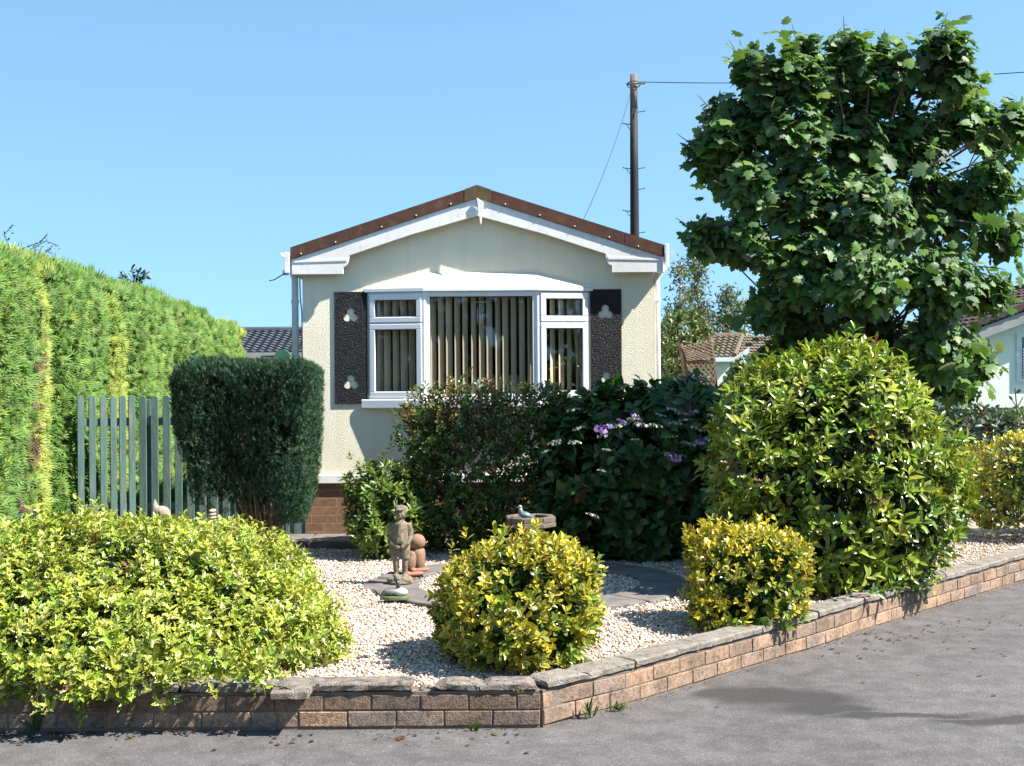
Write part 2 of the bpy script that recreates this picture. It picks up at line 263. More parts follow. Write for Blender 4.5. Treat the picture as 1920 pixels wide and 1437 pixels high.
# ------------------------------------------------------------------ mesh helpers
class MB:
    def __init__(s): s.v = []; s.f = []; s.c = []
    def add(s, vs, fs, col=None):
        o = len(s.v); s.v += [tuple(v) for v in vs]; s.f += [tuple(i + o for i in f) for f in fs]
        s.c += [col or (1, 1, 1)] * len(vs); return s
    def obox(s, o, ax, ay, az, col=None, jit=0.0):
        o, ax, ay, az = map(Vector, (o, ax, ay, az))
        vs = [o + ax * i + ay * j + az * k for k in (0, 1) for j in (0, 1) for i in (0, 1)]
        if jit: vs = [v + Vector([random.uniform(-jit, jit) for _ in range(3)]) for v in vs]
        return s.add(vs, [(0, 2, 3, 1), (4, 5, 7, 6), (0, 1, 5, 4), (2, 6, 7, 3), (0, 4, 6, 2), (1, 3, 7, 5)], col)
    def box(s, x0, x1, y0, y1, z0, z1, col=None, jit=0.0):
        return s.obox((x0, y0, z0), (x1 - x0, 0, 0), (0, y1 - y0, 0), (0, 0, z1 - z0), col, jit)
    def tube(s, pts, rad, n=8, cap=True, col=None):
        pts = [Vector(p) for p in pts]
        if not hasattr(rad, '__len__'): rad = [rad] * len(pts)
        vs = []; fs = []; prev = None
        for i, p in enumerate(pts):
            t = (pts[min(i + 1, len(pts) - 1)] - pts[max(i - 1, 0)]).normalized()
            if prev is None: u = t.orthogonal().normalized()
            else:
                u = prev - t * prev.dot(t); u = u.normalized() if u.length > 1e-6 else t.orthogonal().normalized()
            prev = u; w = t.cross(u)
            for k in range(n):
                a = 2 * pi * k / n; vs.append(p + (u * math.cos(a) + w * math.sin(a)) * rad[i])
        for i in range(len(pts) - 1):
            for k in range(n):
                a, b = i * n + k, i * n + (k + 1) % n; fs.append((a, b, b + n, a + n))
        if cap: fs.append(tuple(reversed(range(n)))); fs.append(tuple(range((len(pts) - 1) * n, len(pts) * n)))
        return s.add(vs, fs, col)
    def sphere(s, c, r, nu=16, nv=10, rot=None, col=None):
        if not hasattr(r, '__len__'): r = (r, r, r)
        c = Vector(c); vs = []; fs = []
        for j in range(1, nv):
            for i in range(nu):
                a, b = 2 * pi * i / nu, pi * j / nv
                q = Vector((r[0] * math.sin(b) * math.cos(a), r[1] * math.sin(b) * math.sin(a), r[2] * math.cos(b)))
                vs.append(c + (rot @ q if rot else q))
        t = Vector((0, 0, r[2])); t = rot @ t if rot else t
        vs += [c + t, c - t]; T, B = len(vs) - 2, len(vs) - 1
        for j in range(nv - 2):
            for i in range(nu):
                a, b = j * nu + i, j * nu + (i + 1) % nu; fs.append((a, a + nu, b + nu, b))
        for i in range(nu):
            fs.append((T, i, (i + 1) % nu)); o = (nv - 2) * nu; fs.append((B, o + (i + 1) % nu, o + i))
        return s.add(vs, fs, col)
    def lathe(s, c, prof, n=24, ph=0.0, col=None):
        c = Vector(c); vs = []; fs = []
        for (r, z) in prof:
            for k in range(n):
                a = 2 * pi * k / n + ph; vs.append(c + Vector((r * math.cos(a), r * math.sin(a), z)))
        for i in range(len(prof) - 1):
            for k in range(n):
                a, b = i * n + k, i * n + (k + 1) % n; fs.append((a, b, b + n, a + n))
        fs.append(tuple(reversed(range(n)))); fs.append(tuple(range((len(prof) - 1) * n, len(prof) * n)))
        return s.add(vs, fs, col)
    def prism(s, poly, d, col=None):
        """poly: 3-D loop, d: extrusion vector"""
        d = Vector(d); n = len(poly); vs = [Vector(p) for p in poly] + [Vector(p) + d for p in poly]
        return s.add(vs, [tuple(range(n)), tuple(reversed(range(n, 2 * n)))] + [(i, i + n, (i + 1) % n + n, (i + 1) % n) for i in range(n)], col)

def wloc(o):
    p = Vector((0, 0, 0))
    while o: p += Vector(o.location); o = o.parent
    return p
def fix_normals(me):
    import bmesh
    bm = bmesh.new(); bm.from_mesh(me); bmesh.ops.recalc_face_normals(bm, faces=bm.faces); bm.to_mesh(me); bm.free()
def link(name, me, m, parent=None, loc=None):
    if me.materials: me.materials[0] = m
    else: me.materials.append(m)
    o = bpy.data.objects.new(name, me); COL.objects.link(o)
    if parent: o.parent = parent
    elif loc is not None: o.location = loc
    return o
def obj(name, mb, m, parent=None, loc=None, smooth=False, bevel=0.0, seg=1, remesh=0.0):
    """one mesh object; the shape is given in world coordinates"""
    off = wloc(parent) if parent else Vector(loc or (0, 0, 0))
    me = bpy.data.meshes.new(name); me.from_pydata([tuple(Vector(v) - off) for v in mb.v], [], mb.f); me.update(); fix_normals(me)
    if any(c != (1, 1, 1) for c in mb.c):
        a = me.attributes.new('Col', 'FLOAT_COLOR', 'POINT'); a.data.foreach_set('color', np.c_[np.array(mb.c, dtype=np.float32), np.ones(len(mb.c), dtype=np.float32)].ravel())
    if remesh:
        t = bpy.data.objects.new('tmp', me); COL.objects.link(t)
        r = t.modifiers.new('r', 'REMESH'); r.mode = 'VOXEL'; r.voxel_size = remesh
        sm = t.modifiers.new('s', 'SMOOTH'); sm.factor = 0.5; sm.iterations = 4
        dg = bpy.context.evaluated_depsgraph_get(); me2 = bpy.data.meshes.new_from_object(t.evaluated_get(dg)); bpy.data.objects.remove(t); bpy.data.meshes.remove(me); me = me2; me.name = name; smooth = True
    if smooth: me.polygons.foreach_set('use_smooth', [True] * len(me.polygons))
    o = link(name, me, m, parent, off if not parent else None)
    if bevel:
        b = o.modifiers.new('edge', 'BEVEL'); b.width = bevel; b.segments = seg; b.limit_method = 'ANGLE'; b.angle_limit = R(40)
    return o
def tag(o, label=None, cat=None, group=None, kind=None):
    if label: o['label'] = label
    if cat: o['category'] = cat
    if group: o['group'] = group
    if kind: o['kind'] = kind
    return o
def thing(name, label, cat, loc, group=None):
    o = bpy.data.objects.new(name, None); COL.objects.link(o); o.location = loc; o.empty_display_size = 0.1
    return tag(o, label, cat, group)

# ------------------------------------------------------------------ foliage helpers
def leaf_tpl(stations, fold=0.15, curl=0.15, wave=0.0):
    """stations: (t, halfwidth) interior; returns verts (x along, y across, z up), tris, edge weight"""
    V = [(0, 0, 0)]; Wt = [0.4]; T = []
    for i, (t, w) in enumerate(stations):
        z = -curl * t * t; wz = wave * (1 if i % 2 else -1)
        V += [(t, w, z + fold * w + wz), (t, 0, z), (t, -w, z + fold * w + wz)]; Wt += [1, 0, 1]
    V.append((1, 0, -curl)); Wt.append(0.8); n = len(stations); tip = len(V) - 1
    T += [(0, 2, 1), (0, 3, 2)]
    for i in range(n - 1):
        a = 1 + 3 * i; b = a + 3
        T += [(a, a + 1, b + 1), (a, b + 1, b), (a + 1, a + 2, b + 2), (a + 1, b + 2, b + 1)]
    a = 1 + 3 * (n - 1); T += [(a, a + 1, tip), (a + 1, a + 2, tip)]
    return np.array(V, float), np.array(T, int), np.array(Wt, float)
L_OVAL = leaf_tpl([(0.25, 0.17), (0.6, 0.24), (0.85, 0.14)], 0.35, 0.12)
L_LONG = leaf_tpl([(0.3, 0.13), (0.6, 0.15)], 0.3, 0.18)
L_AUC = leaf_tpl([(0.22, 0.11), (0.55, 0.185), (0.82, 0.10)], 0.4, 0.22)
L_HOLLY = leaf_tpl([(0.16, 0.11), (0.30, 0.25), (0.44, 0.14), (0.58, 0.26), (0.70, 0.11), (0.80, 0.15)], 0.42, 0.20, 0.03)
L_HYD = leaf_tpl([(0.15, 0.18), (0.45, 0.34), (0.75, 0.22)], 0.25, 0.28)
L_SMALL = leaf_tpl([(0.45, 0.26)], 0.3, 0.1)
def maple_tpl():
    out = [(0, -0.05), (-0.02, -0.28), (0.12, -0.27), (0.22, -0.52), (0.33, -0.44), (0.40, -0.37), (0.60, -0.51), (0.65, -0.34), (0.64, -0.22), (0.80, -0.24), (1.0, 0.0)]
    pts = out + [(x, -y) for x, y in reversed(out[:-1])]
    V = [(0.30, 0, 0.0)] + [(x, y, -0.28 * x * x - 0.25 * abs(y) + (0.06 if i % 2 else 0)) for i, (x, y) in enumerate(pts)]
    n = len(pts); T = [(0, 1 + i, 1 + (i + 1) % n) for i in range(n)]
    V += [(0, 0.012, 0), (0, -0.012, 0), (-0.45, 0, 0.10)]; k = len(V); T.append((k - 3, k - 2, k - 1))
    return np.array(V, float), np.array(T, int), np.array([0.0] + [1.0] * n + [0.5] * 3)
L_MAPLE = maple_tpl()
def spray_tpl(n=5, spread=0.55, w=0.035):
    V = []; T = []; Wt = []
    for i in range(n):
        s = (i / (n - 1) - 0.5) * 2 if n > 1 else 0; a = s * spread; ln = 1 - 0.35 * abs(s); st = 0.25 * abs(s)
        dx, dy = math.cos(a), math.sin(a); bx = st; k = len(V); z = -0.12 * abs(s)
        V += [(bx, s * 0.02 - w, 0), (bx, s * 0.02 + w, 0), (bx + dx * (ln - st) * 0.6, dy * ln * 0.6 + w, z + 0.03), (bx + dx * (ln - st) * 0.6, dy * ln * 0.6 - w, z + 0.03), (bx + dx * (ln - st), dy * ln, z - 0.05)]
        T += [(k, k + 3, k + 2), (k, k + 2, k + 1), (k + 3, k + 4, k + 2)]; Wt += [0, 0, 0.6, 0.6, 1]
    return np.array(V, float), np.array(T, int), np.array(Wt, float)
L_SPRAY = spray_tpl(6, 0.75, 0.05); L_TUFT = spray_tpl(3, 0.5, 0.05)

def unit(a): return a / np.maximum(np.linalg.norm(a, axis=-1, keepdims=True), 1e-9)
class FO:
    def __init__(s): s.V = []; s.T = []; s.C = []; s.n = 0
    def put(s, tpl, P, X, Nn, size, ca, cb, wid=1.0):
        V, T, Wt = tpl; P = np.asarray(P, float); n = len(P)
        if n == 0: return s
        X = unit(np.asarray(X, float)); Y = unit(np.cross(np.asarray(Nn, float), X)); Z = np.cross(X, Y)
        size = np.broadcast_to(np.asarray(size, float), (n,))
        B = np.stack([X, Y * wid, Z], 1) * size[:, None, None]
        pts = np.einsum('vk,nkj->nvj', V, B) + P[:, None, :]
        ca = np.broadcast_to(np.asarray(ca, float), (n, 3)); cb = np.broadcast_to(np.asarray(cb, float), (n, 3))
        c = ca[:, None, :] * (1 - Wt)[None, :, None] + cb[:, None, :] * Wt[None, :, None]
        s.V.append(pts.reshape(-1, 3)); s.C.append(c.reshape(-1, 3))
        s.T.append((T[None] + (np.arange(n) * len(V))[:, None, None] + s.n).reshape(-1, 3)); s.n += n * len(V); return s
    def build(s, name, m, parent=None, loc=None):
        V = np.concatenate(s.V); T = np.concatenate(s.T); Cc = np.concatenate(s.C)
        off = wloc(parent) if parent else Vector(loc or (0, 0, 0)); V = V - np.array(off)
        me = bpy.data.meshes.new(name); me.vertices.add(len(V)); me.vertices.foreach_set('co', V.astype(np.float32).ravel())
        me.loops.add(len(T) * 3); me.loops.foreach_set('vertex_index', T.astype(np.int32).ravel())
        me.polygons.add(len(T)); me.polygons.foreach_set('loop_start', (np.arange(len(T)) * 3).astype(np.int32))
        me.polygons.foreach_set('use_smooth', np.ones(len(T), bool)); me.update(calc_edges=True)
        a = me.attributes.new('Col', 'FLOAT_COLOR', 'POINT'); a.data.foreach_set('color', np.c_[np.clip(Cc, 0, 1), np.ones(len(Cc))].astype(np.float32).ravel())
        return link(name, me, m, parent, off if not parent else None)
def n3(P, freq, seed):
    r = np.random.default_rng(seed); o = np.zeros(len(P))
    for k in range(6):
        d = unit(r.normal(size=3)); o += np.sin(P @ d * freq * r.uniform(0.7, 1.5) + r.uniform(0, 6.3)) / 6 * 1.8
    return o
def shell(n, c, r, ex=2.4, f0=0.8, f1=1.0, lump=0.10, freq=6.0, seed=1, zmin=None, rng=RNG, taper=0.0):
    """points in the outer shell of a lumpy superellipsoid, with outward normals"""
    c = np.array(c, float); r = np.array(r, float); out = []; nor = []; got = 0
    while got < n:
        q = rng.uniform(-1.25, 1.25, size=(n * 4, 3)); s = q.copy()
        if taper: s[:, :2] = q[:, :2] / (1 + taper * np.clip(q[:, 2:3], -1, 1))
        f = (np.abs(s) ** ex).sum(1) ** (1 / ex); p = c + q * r
        f = f / (1 + lump * n3(p, freq, seed)); k = (f > f0) & (f < f1)
        if zmin is not None: k &= p[:, 2] > zmin
        g = np.sign(s) * np.abs(s) ** (ex - 1) / r
        out.append(p[k]); nor.append(unit(g[k] + 1e-6)); got += k.sum()
    return np.concatenate(out)[:n], np.concatenate(nor)[:n]
def vary(col, n, amt=0.15, rng=RNG, hue=0.08):
    col = np.asarray(col, float); b = rng.normal(1, amt, size=(n, 1)); h = rng.normal(1, hue, size=(n, 3))
    return np.clip(col * np.clip(b, 0.4, 1.8) * h, 0.002, 0.95)
def pick(cols, w, n, rng=RNG):
    w = np.array(w, float); return np.array(cols, float)[rng.choice(len(cols), n, p=w / w.sum())]
def sprigs(fo, tpl, P, D, k, axis, size, a0, a1, ca, cb, jit=0.25, opp=False, rng=RNG, droop=0.0, camt=0.16, wid=1.0):
    """rosettes: k leaves round the axis D ending at P; a0 = leaf angle at the base of the shoot, a1 at its tip"""
    n = len(P); D = unit(D); U = unit(np.cross(D, rng.normal(size=(n, 3)))); Wv = np.cross(D, U)
    ca = np.broadcast_to(ca, (n, 3)); cb = np.broadcast_to(cb, (n, 3))
    ax = np.broadcast_to(np.asarray(axis, float), (n,)); sz = np.broadcast_to(np.asarray(size, float), (n,))
    ph0 = rng.uniform(0, 6.28, n)
    for j in range(k):
        t = j / max(k - 1, 1); al = a0 + (a1 - a0) * t + rng.normal(0, jit * 0.6, n)
        ph = ph0 + (j // 2 * pi / 2 + j % 2 * pi if opp else j * 2.4) + rng.normal(0, jit, n)
        rad = U * np.cos(ph)[:, None] + Wv * np.sin(ph)[:, None]
        X = D * np.cos(al)[:, None] + rad * np.sin(al)[:, None]; X[:, 2] -= droop * (1 - t * 0.5)
        Nn = D * np.sin(al)[:, None] - rad * np.cos(al)[:, None] + rng.normal(0, jit * 0.5, (n, 3))
        pos = P + D * ((t - 1) * ax)[:, None]
        m_ = rng.random(n) > 0.06
        b = rng.normal(1, camt, (n, 1)).clip(0.5, 1.6); young = 0.85 + 0.3 * t
        fo.put(tpl, pos[m_], X[m_], Nn[m_], (sz * (1.05 - 0.35 * t) * rng.uniform(0.75, 1.15, n))[m_], (ca * b * young)[m_], (cb * b * young)[m_], wid)
def stems(mb, base, P, n, r0=0.008, spread=0.06, rng=RNG, seg=4):
    idx = rng.choice(len(P), min(n, len(P)), replace=False)
    for i in idx:
        b = Vector(base) + Vector((rng.uniform(-spread, spread), rng.uniform(-spread, spread), 0)); e = Vector(P[i]) - (Vector(P[i]) - b) * 0.04
        m1 = b.lerp(e, 0.45) + Vector((rng.uniform(-.04, .04), rng.uniform(-.04, .04), 0.05))
        mb.tube([b, b.lerp(m1, 0.5) + Vector((0, 0, .02)), m1, e], [r0, r0 * 0.8, r0 * 0.6, r0 * 0.25], seg, False)
UP = np.array([0, 0, 1.0])

# ================================================================== SETTING
GZ = 0.15
mb = MB(); mb.add([(-700, -300, 0), (700, -300, 0), (700, 1500, 0), (-700, 1500, 0)], [(0, 1, 2, 3)])
tag(obj('road', mb, M['asphalt']), kind='structure')
# wall line on the road: front run, then the run going back to the right
front_l = Vector((-4.6, on(0, 1376).y, 0)); corner = on(1015, 1366)
side_px = [(1015, 1366), (1056, 1352), (1110, 1341), (1180, 1323), (1309, 1283), (1440, 1243), (1540, 1213), (1640, 1178), (1760, 1140), (1920, 1090)]
side = [on(*p) for p in side_px]
for p in side: p.z = 0
d = (side[-1] - side[-3]).normalized(); side.append(side[-1] + d * 2.0)
front_l.y = corner.y + (front_l.y - corner.y) * 0.3
WT = 0.105
def offs(line, dist):
    out = []
    for i, p in enumerate(line):
        t = (line[min(i + 1, len(line) - 1)] - line[max(i - 1, 0)]).normalized(); out.append(p + Vector((-t.y, t.x, 0)) * dist)
    return out
inner = [front_l + Vector((0, WT, 0)), corner + Vector((-0.02, WT, 0))] + offs(side, WT)[1:]
bed = inner + [Vector((7.0, 14.0, 0)), Vector((-6.5, 14.0, 0)), Vector((-6.5, front_l.y + WT, 0))]
mb = MB(); mb.add([(p.x, p.y, GZ - 0.012) for p in bed], [tuple(range(len(bed)))])
tag(obj('ground', mb, M['bed_base']), kind='structure')
mb = MB(); mb.add([(-60, 14.0, GZ - 0.02), (60, 14.0, GZ - 0.02), (60, 140, 0.25), (-60, 140, 0.25)], [(0, 1, 2, 3)])
tag(obj('lawn', mb, M['grass']), kind='structure')

# ------------------------------------------------------------------ paving ring and pad by the house
RC = Vector((0.11, 9.07)); RI, RO = 0.80, 1.14
mb = MB(); k = 15
for i in range(k):
    a0 = 2 * pi * i / k + 0.012; a1 = 2 * pi * (i + 1) / k - 0.012; zt = GZ + random.uniform(0.018, 0.032)
    ro = RO + random.uniform(-0.04, 0.04); ri = RI + random.uniform(-0.03, 0.03); am = (a0 + a1) / 2
    pl = [(RC.x + r_ * math.cos(a), RC.y + r_ * 0.97 * math.sin(a), GZ - 0.02) for r_, a in ((ri, a0), (ro, a0), (ro * 1.005, am), (ro, a1), (ri, a1), (ri * 0.995, am))]
    mb.prism(pl, (0, 0, zt - GZ + 0.02))
tag(obj('path', mb, M['slab'], bevel=0.006), kind='structure')
mb = MB()
for x0, x1 in ((-2.25, -1.78), (-1.76, -1.28), (-1.26, -0.8)):
    mb.box(x0, x1, 10.95, 11.45, GZ - 0.02, GZ + 0.075, jit=0.006)
tag(obj('doorstep_path', mb, M['slab'], bevel=0.008), kind='structure')

# ------------------------------------------------------------------ gravel pebbles (uncountable)
def ico():
    t = (1 + 5 ** 0.5) / 2
    V = np.array([(-1, t, 0), (1, t, 0), (-1, -t, 0), (1, -t, 0), (0, -1, t), (0, 1, t), (0, -1, -t), (0, 1, -t), (t, 0, -1), (t, 0, 1), (-t, 0, -1), (-t, 0, 1)], float)
    T = np.array([(0, 11, 5), (0, 5, 1), (0, 1, 7), (0, 7, 10), (0, 10, 11), (1, 5, 9), (5, 11, 4), (11, 10, 2), (10, 7, 6), (7, 1, 8), (3, 9, 4), (3, 4, 2), (3, 2, 6), (3, 6, 8), (3, 8, 9), (4, 9, 5), (2, 4, 11), (6, 2, 10), (8, 6, 7), (9, 8, 1)])
    V = unit(V); V[:, 2] *= 0.62; V[:, 1] *= 0.78; V += np.random.default_rng(3).normal(0, 0.07, V.shape)
    return V, T, np.zeros(12)
def inside(P, poly):
    x, y = P[:, 0], P[:, 1]; r = np.zeros(len(P), bool); j = len(poly) - 1
    for i in range(len(poly)):
        xi, yi, xj, yj = poly[i].x, poly[i].y, poly[j].x, poly[j].y
        if abs(yj - yi) > 1e-9: r ^= ((yi > y) != (yj > y)) & (x < (xj - xi) * (y - yi) / (yj - yi) + xi)
        j = i
    return r
fo = FO(); areas = [(-1.9, 1.5, 6.0, 8.0, 54000), (-2.2, 2.0, 8.0, 11.4, 66000), (2.6, 4.6, 9.0, 11.6, 11000)]
for (x0, x1, y0, y1, n) in areas:
    P = np.c_[RNG.uniform(x0, x1, n), RNG.uniform(y0, y1, n), np.full(n, GZ)]
    P = P[inside(P, bed)]; rr = np.hypot(P[:, 0] - RC.x, (P[:, 1] - RC.y) / 0.97); P = P[(rr < RI + 0.02 - 0.05 * RNG.random(len(P))) | (rr > RO - 0.03 + 0.05 * RNG.random(len(P)))]
    n = len(P); P[:, 2] += RNG.uniform(-0.008, 0.010, n) + 0.008 * n3(P, 5, 9)
    c = pick([(0.56, 0.50, 0.43), (0.50, 0.40, 0.31), (0.46, 0.30, 0.20), (0.60, 0.57, 0.53), (0.33, 0.28, 0.25), (0.46, 0.36, 0.32)], [28, 22, 15, 18, 9, 8], n); c = vary(c, n, 0.13, hue=0.03) * np.array((1.0, 0.965, 0.93))
    fo.put(ico(), P, RNG.normal(size=(n, 3)) * (1, 1, 0.3), UP + RNG.normal(0, 0.4, (n, 3)), RNG.lognormal(math.log(0.0084), 0.3, n).clip(0.0045, 0.018), c, c)
tag(fo.build('gravel', M['pebble']), 'white and buff gravel covering the front garden bed', 'gravel', kind='stuff')

# ------------------------------------------------------------------ garden wall
wall = thing('garden_wall', 'low two-course brick garden wall with weathered coping at the road corner', 'wall', corner)
BR = [(0.19, 0.128, 0.088), (0.178, 0.122, 0.088), (0.20, 0.132, 0.088), (0.168, 0.122, 0.094), (0.19, 0.128, 0.088)]
def run_along(line, step):
    """cut a polyline into pieces of length step; yields (p, q)"""
    ln = [0]
    for a, b in zip(line, line[1:]): ln.append(ln[-1] + (b - a).length)
    def pt(s):
        for i in range(len(line) - 1):
            if s <= ln[i + 1] or i == len(line) - 2:
                return line[i].lerp(line[i + 1], (s - ln[i]) / (ln[i + 1] - ln[i]))
    return pt, ln[-1]
def brick_run(name, line, tone, par):
    b = MB(); core = MB(); pt, tot = run_along(line, 0.225)
    for row in range(2):
        s = -0.1125 if row else 0.0
        z0 = 0.014 + row * 0.076
        while s < tot - 0.02:
            a, e = max(s + 0.0035, 0.0), min(s + 0.2215, tot); s += 0.225
            if e - a < 0.03: continue
            p, q = pt(a), pt(e); t = (q - p).normalized(); nrm = Vector((-t.y, t.x, 0))
            c = random.choice(BR); kb = tone[row] * random.uniform(0.9, 1.1); c = tuple(x * kb for x in c)
            b.obox(p + Vector((0, 0, z0)) - nrm * random.uniform(-0.002, 0.003), q - p, nrm * WT, (0, 0, 0.069), c, 0.0022)
    m_ = 40
    for i in range(m_):
        p, q = pt(tot * i / m_), pt(tot * (i + 1) / m_); t = (q - p).normalized(); nrm = Vector((-t.y, t.x, 0))
        core.obox(p + nrm * 0.0045 + Vector((0, 0, -0.05)), (q - p) * 1.001, nrm * (WT - 0.014), (0, 0, 0.05 + 0.174 - 0.0002 * (i % 2)))
    o = obj(name, b, M['brick'], par, bevel=0.004, seg=2); obj('mortar', core, M['mortar'], o)
    # mortar bed spilling at the foot
    return o
fl = [front_l, corner + Vector((-0.006, 0, 0))]
brick_run('brick_course', fl, (1.5, 1.0), wall)
sl_ = [corner + Vector((0.012, 0.006, 0))] + side[1:]
brick_run('brick_course', sl_, (1.65, 1.45), wall)
# coping stones, each its own part
def coping(line, a, e, z, tilt=0.0, rag0=False, rag1=False, wdt=0.15, th=0.036, dark=True):
    pt, tot = line; p, q = pt(a), pt(e); t = (q - p).normalized(); nrm = Vector((-t.y, t.x, 0)); ln = (q - p).length
    n = max(6, int(ln / 0.05)); b = MB(); rows = []
    for i in range(n + 1):
        u = i / n; c = p + t * (ln * u); ring = []
        for (o_, h_) in ((-0.008, 0), (-0.010, th * 0.8), (-0.001, th), (wdt * 0.5 - 0.008, th * 1.02), (wdt - 0.016, th), (wdt - 0.008, th * 0.8), (wdt - 0.008, 0)):
            w_ = c + nrm * (o_ + random.uniform(-0.004, 0.004)) + Vector((0, 0, z + h_ + tilt * (u - 0.5) + random.uniform(-0.002, 0.002)))
            if (i == 0 and rag0) or (i == n and rag1): w_ += t * random.uniform(-0.03, 0.03) + nrm * random.uniform(-.004, .004) - Vector((0, 0, 0.01 if h_ else 0))
            ring.append(w_)
        rows.append(ring)
    vs = [v for r_ in rows for v in r_]; m_ = 7; fs = []
    for i in range(n):
        for k_ in range(m_): fs.append((i * m_ + k_, i * m_ + (k_ + 1) % m_, (i + 1) * m_ + (k_ + 1) % m_, (i + 1) * m_ + k_))
    fs += [tuple(range(m_)), tuple(reversed(range(n * m_, (n + 1) * m_)))]
    b.add(vs, fs); return obj('coping_stone', b, M['coping_dark' if dark else 'concrete'], wall, bevel=0.003)
L1 = run_along(fl, 1); x0 = front_l.x
def fx(px): return on(px, 1366).x - x0
s = 0.0
while s < fx(520) - 0.3: coping(L1, s + 0.006, min(s + 0.6, fx(520)), 0.178, random.uniform(-.006, .006)); s += 0.61
coping(L1, s + 0.006, fx(520), 0.178)
coping(L1, fx(526), fx(774), 0.180, 0.004)
coping(L1, fx(826), fx(904), 0.180, -0.006, True, True, 0.13)
coping(L1, fx(906), fx(1005), 0.179, 0.004, True, True, 0.135)
L2 = run_along(sl_, 1); cuts = [0.012]; w_ = [0.28, 0.34, 0.55, 0.6, 0.6, 0.6, 0.6, 0.6, 0.6, 0.6, 0.6, 0.6, 0.6, 0.6, 0.6]
for k in w_:
    if cuts[-1] + k < L2[1] - 0.02: cuts.append(cuts[-1] + k)
cuts.append(L2[1])
for i, (a, e) in enumerate(zip(cuts, cuts[1:])): coping(L2, a + 0.005, e - 0.004, 0.178 + random.uniform(0, 0.004), random.uniform(-.004, .004), i < 2, i < 1, 0.155, dark=False)
# broken mortar lumps in the coping gap
b = MB()
for i in range(16):
    x = corner.x + random.uniform(fx(772), fx(832)) - fx(1015); b.sphere((x, corner.y + random.uniform(0.0, 0.09), 0.178), (random.uniform(.008, .02), random.uniform(.01, .02), random.uniform(.004, .013)), 7, 5)
obj('mortar_lump', b, M['mortar'], wall)

# ================================================================== PARK HOME
YH = 11.6; YB = YH - 0.125; CXH = -0.303; HW = 1.591; RW = 1.68
home = thing('park_home', 'cream rendered park home with brown pitched roof and white bow window', 'bungalow', (CXH, YH, GZ))
def hx(px, Y=YH): return at(px, 650, Y).x
def hz(py, Y=YH, px=900): return at(px, py, Y).z
zskirt = hz(906, px=600); zeave = 2.79; zap = 3.335
bayL, bayR = hx(690), hx(1106); bz0, bz1 = hz(757, px=890), hz(546, px=890)
slope = (zap - zeave) / RW
def roofz(x): return zap - abs(x - CXH) * slope
# walls: front pieces round the bay opening, sides, back
mb = MB(); t = 0.12; zt = 2.62
L_, R_ = CXH - HW, CXH + HW
mb.box(L_, bayL, YH, YH + t, zskirt, zt); mb.box(bayR, R_, YH, YH + t, zskirt, zt)
mb.box(bayL, bayR, YH, YH + t, zskirt, bz0); mb.box(bayL, bayR, YH, YH + t, bz1, zt)
mb.prism([(L_, YH, zt), (R_, YH, zt), (R_, YH, roofz(R_) - 0.07), (CXH, YH, zap - 0.07), (L_, YH, roofz(L_) - 0.07)], (0, t, 0))
mb.box(L_, L_ + t, YH + t, YH + 9.9, zskirt, zt); mb.box(R_ - t, R_, YH + t, YH + 9.9, zskirt, zt); mb.box(L_, R_, YH + 9.9, YH + 10, zskirt, zt)
mb.prism([(L_, YH + 9.9, zt), (R_, YH + 9.9, zt), (R_, YH + 9.9, roofz(R_) - 0.07), (CXH, YH + 9.9, zap - 0.07), (L_, YH + 9.9, roofz(L_) - 0.07)], (0, 0.1, 0))
obj('wall', mb, M['stucco'], home)
mb = MB(); mb.box(L_ - 0.014, R_ + 0.014, YH - 0.022, YH - 0.0005, zskirt - 0.002, zskirt + 0.07)
mb.box(L_ - 0.022, L_ - 0.0005, YH, YH + 10, zskirt, zskirt + 0.07); mb.box(R_ + 0.0005, R_ + 0.022, YH, YH + 10, zskirt, zskirt + 0.07)
obj('drip_trim', mb, M['white_paint'], home, bevel=0.003)
mb = MB(); mb.box(L_ + 0.01, R_ - 0.01, YH + 0.012, YH + 9.95, 0.05, zskirt - 0.004)
obj('brick_skirt', mb, M['brickwork'], home)
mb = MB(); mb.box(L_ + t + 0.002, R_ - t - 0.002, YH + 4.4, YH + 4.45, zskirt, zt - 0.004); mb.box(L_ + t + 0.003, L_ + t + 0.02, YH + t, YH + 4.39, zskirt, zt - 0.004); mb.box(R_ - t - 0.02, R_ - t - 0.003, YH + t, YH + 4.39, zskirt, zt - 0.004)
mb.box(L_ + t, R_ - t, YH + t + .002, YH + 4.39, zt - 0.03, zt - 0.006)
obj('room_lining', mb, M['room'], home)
mb = MB(); mb.box(L_ + t, R_ - t, YH + t, YH + 4.4, zskirt, zskirt + 0.03); obj('floor', mb, M['carpet'], home)
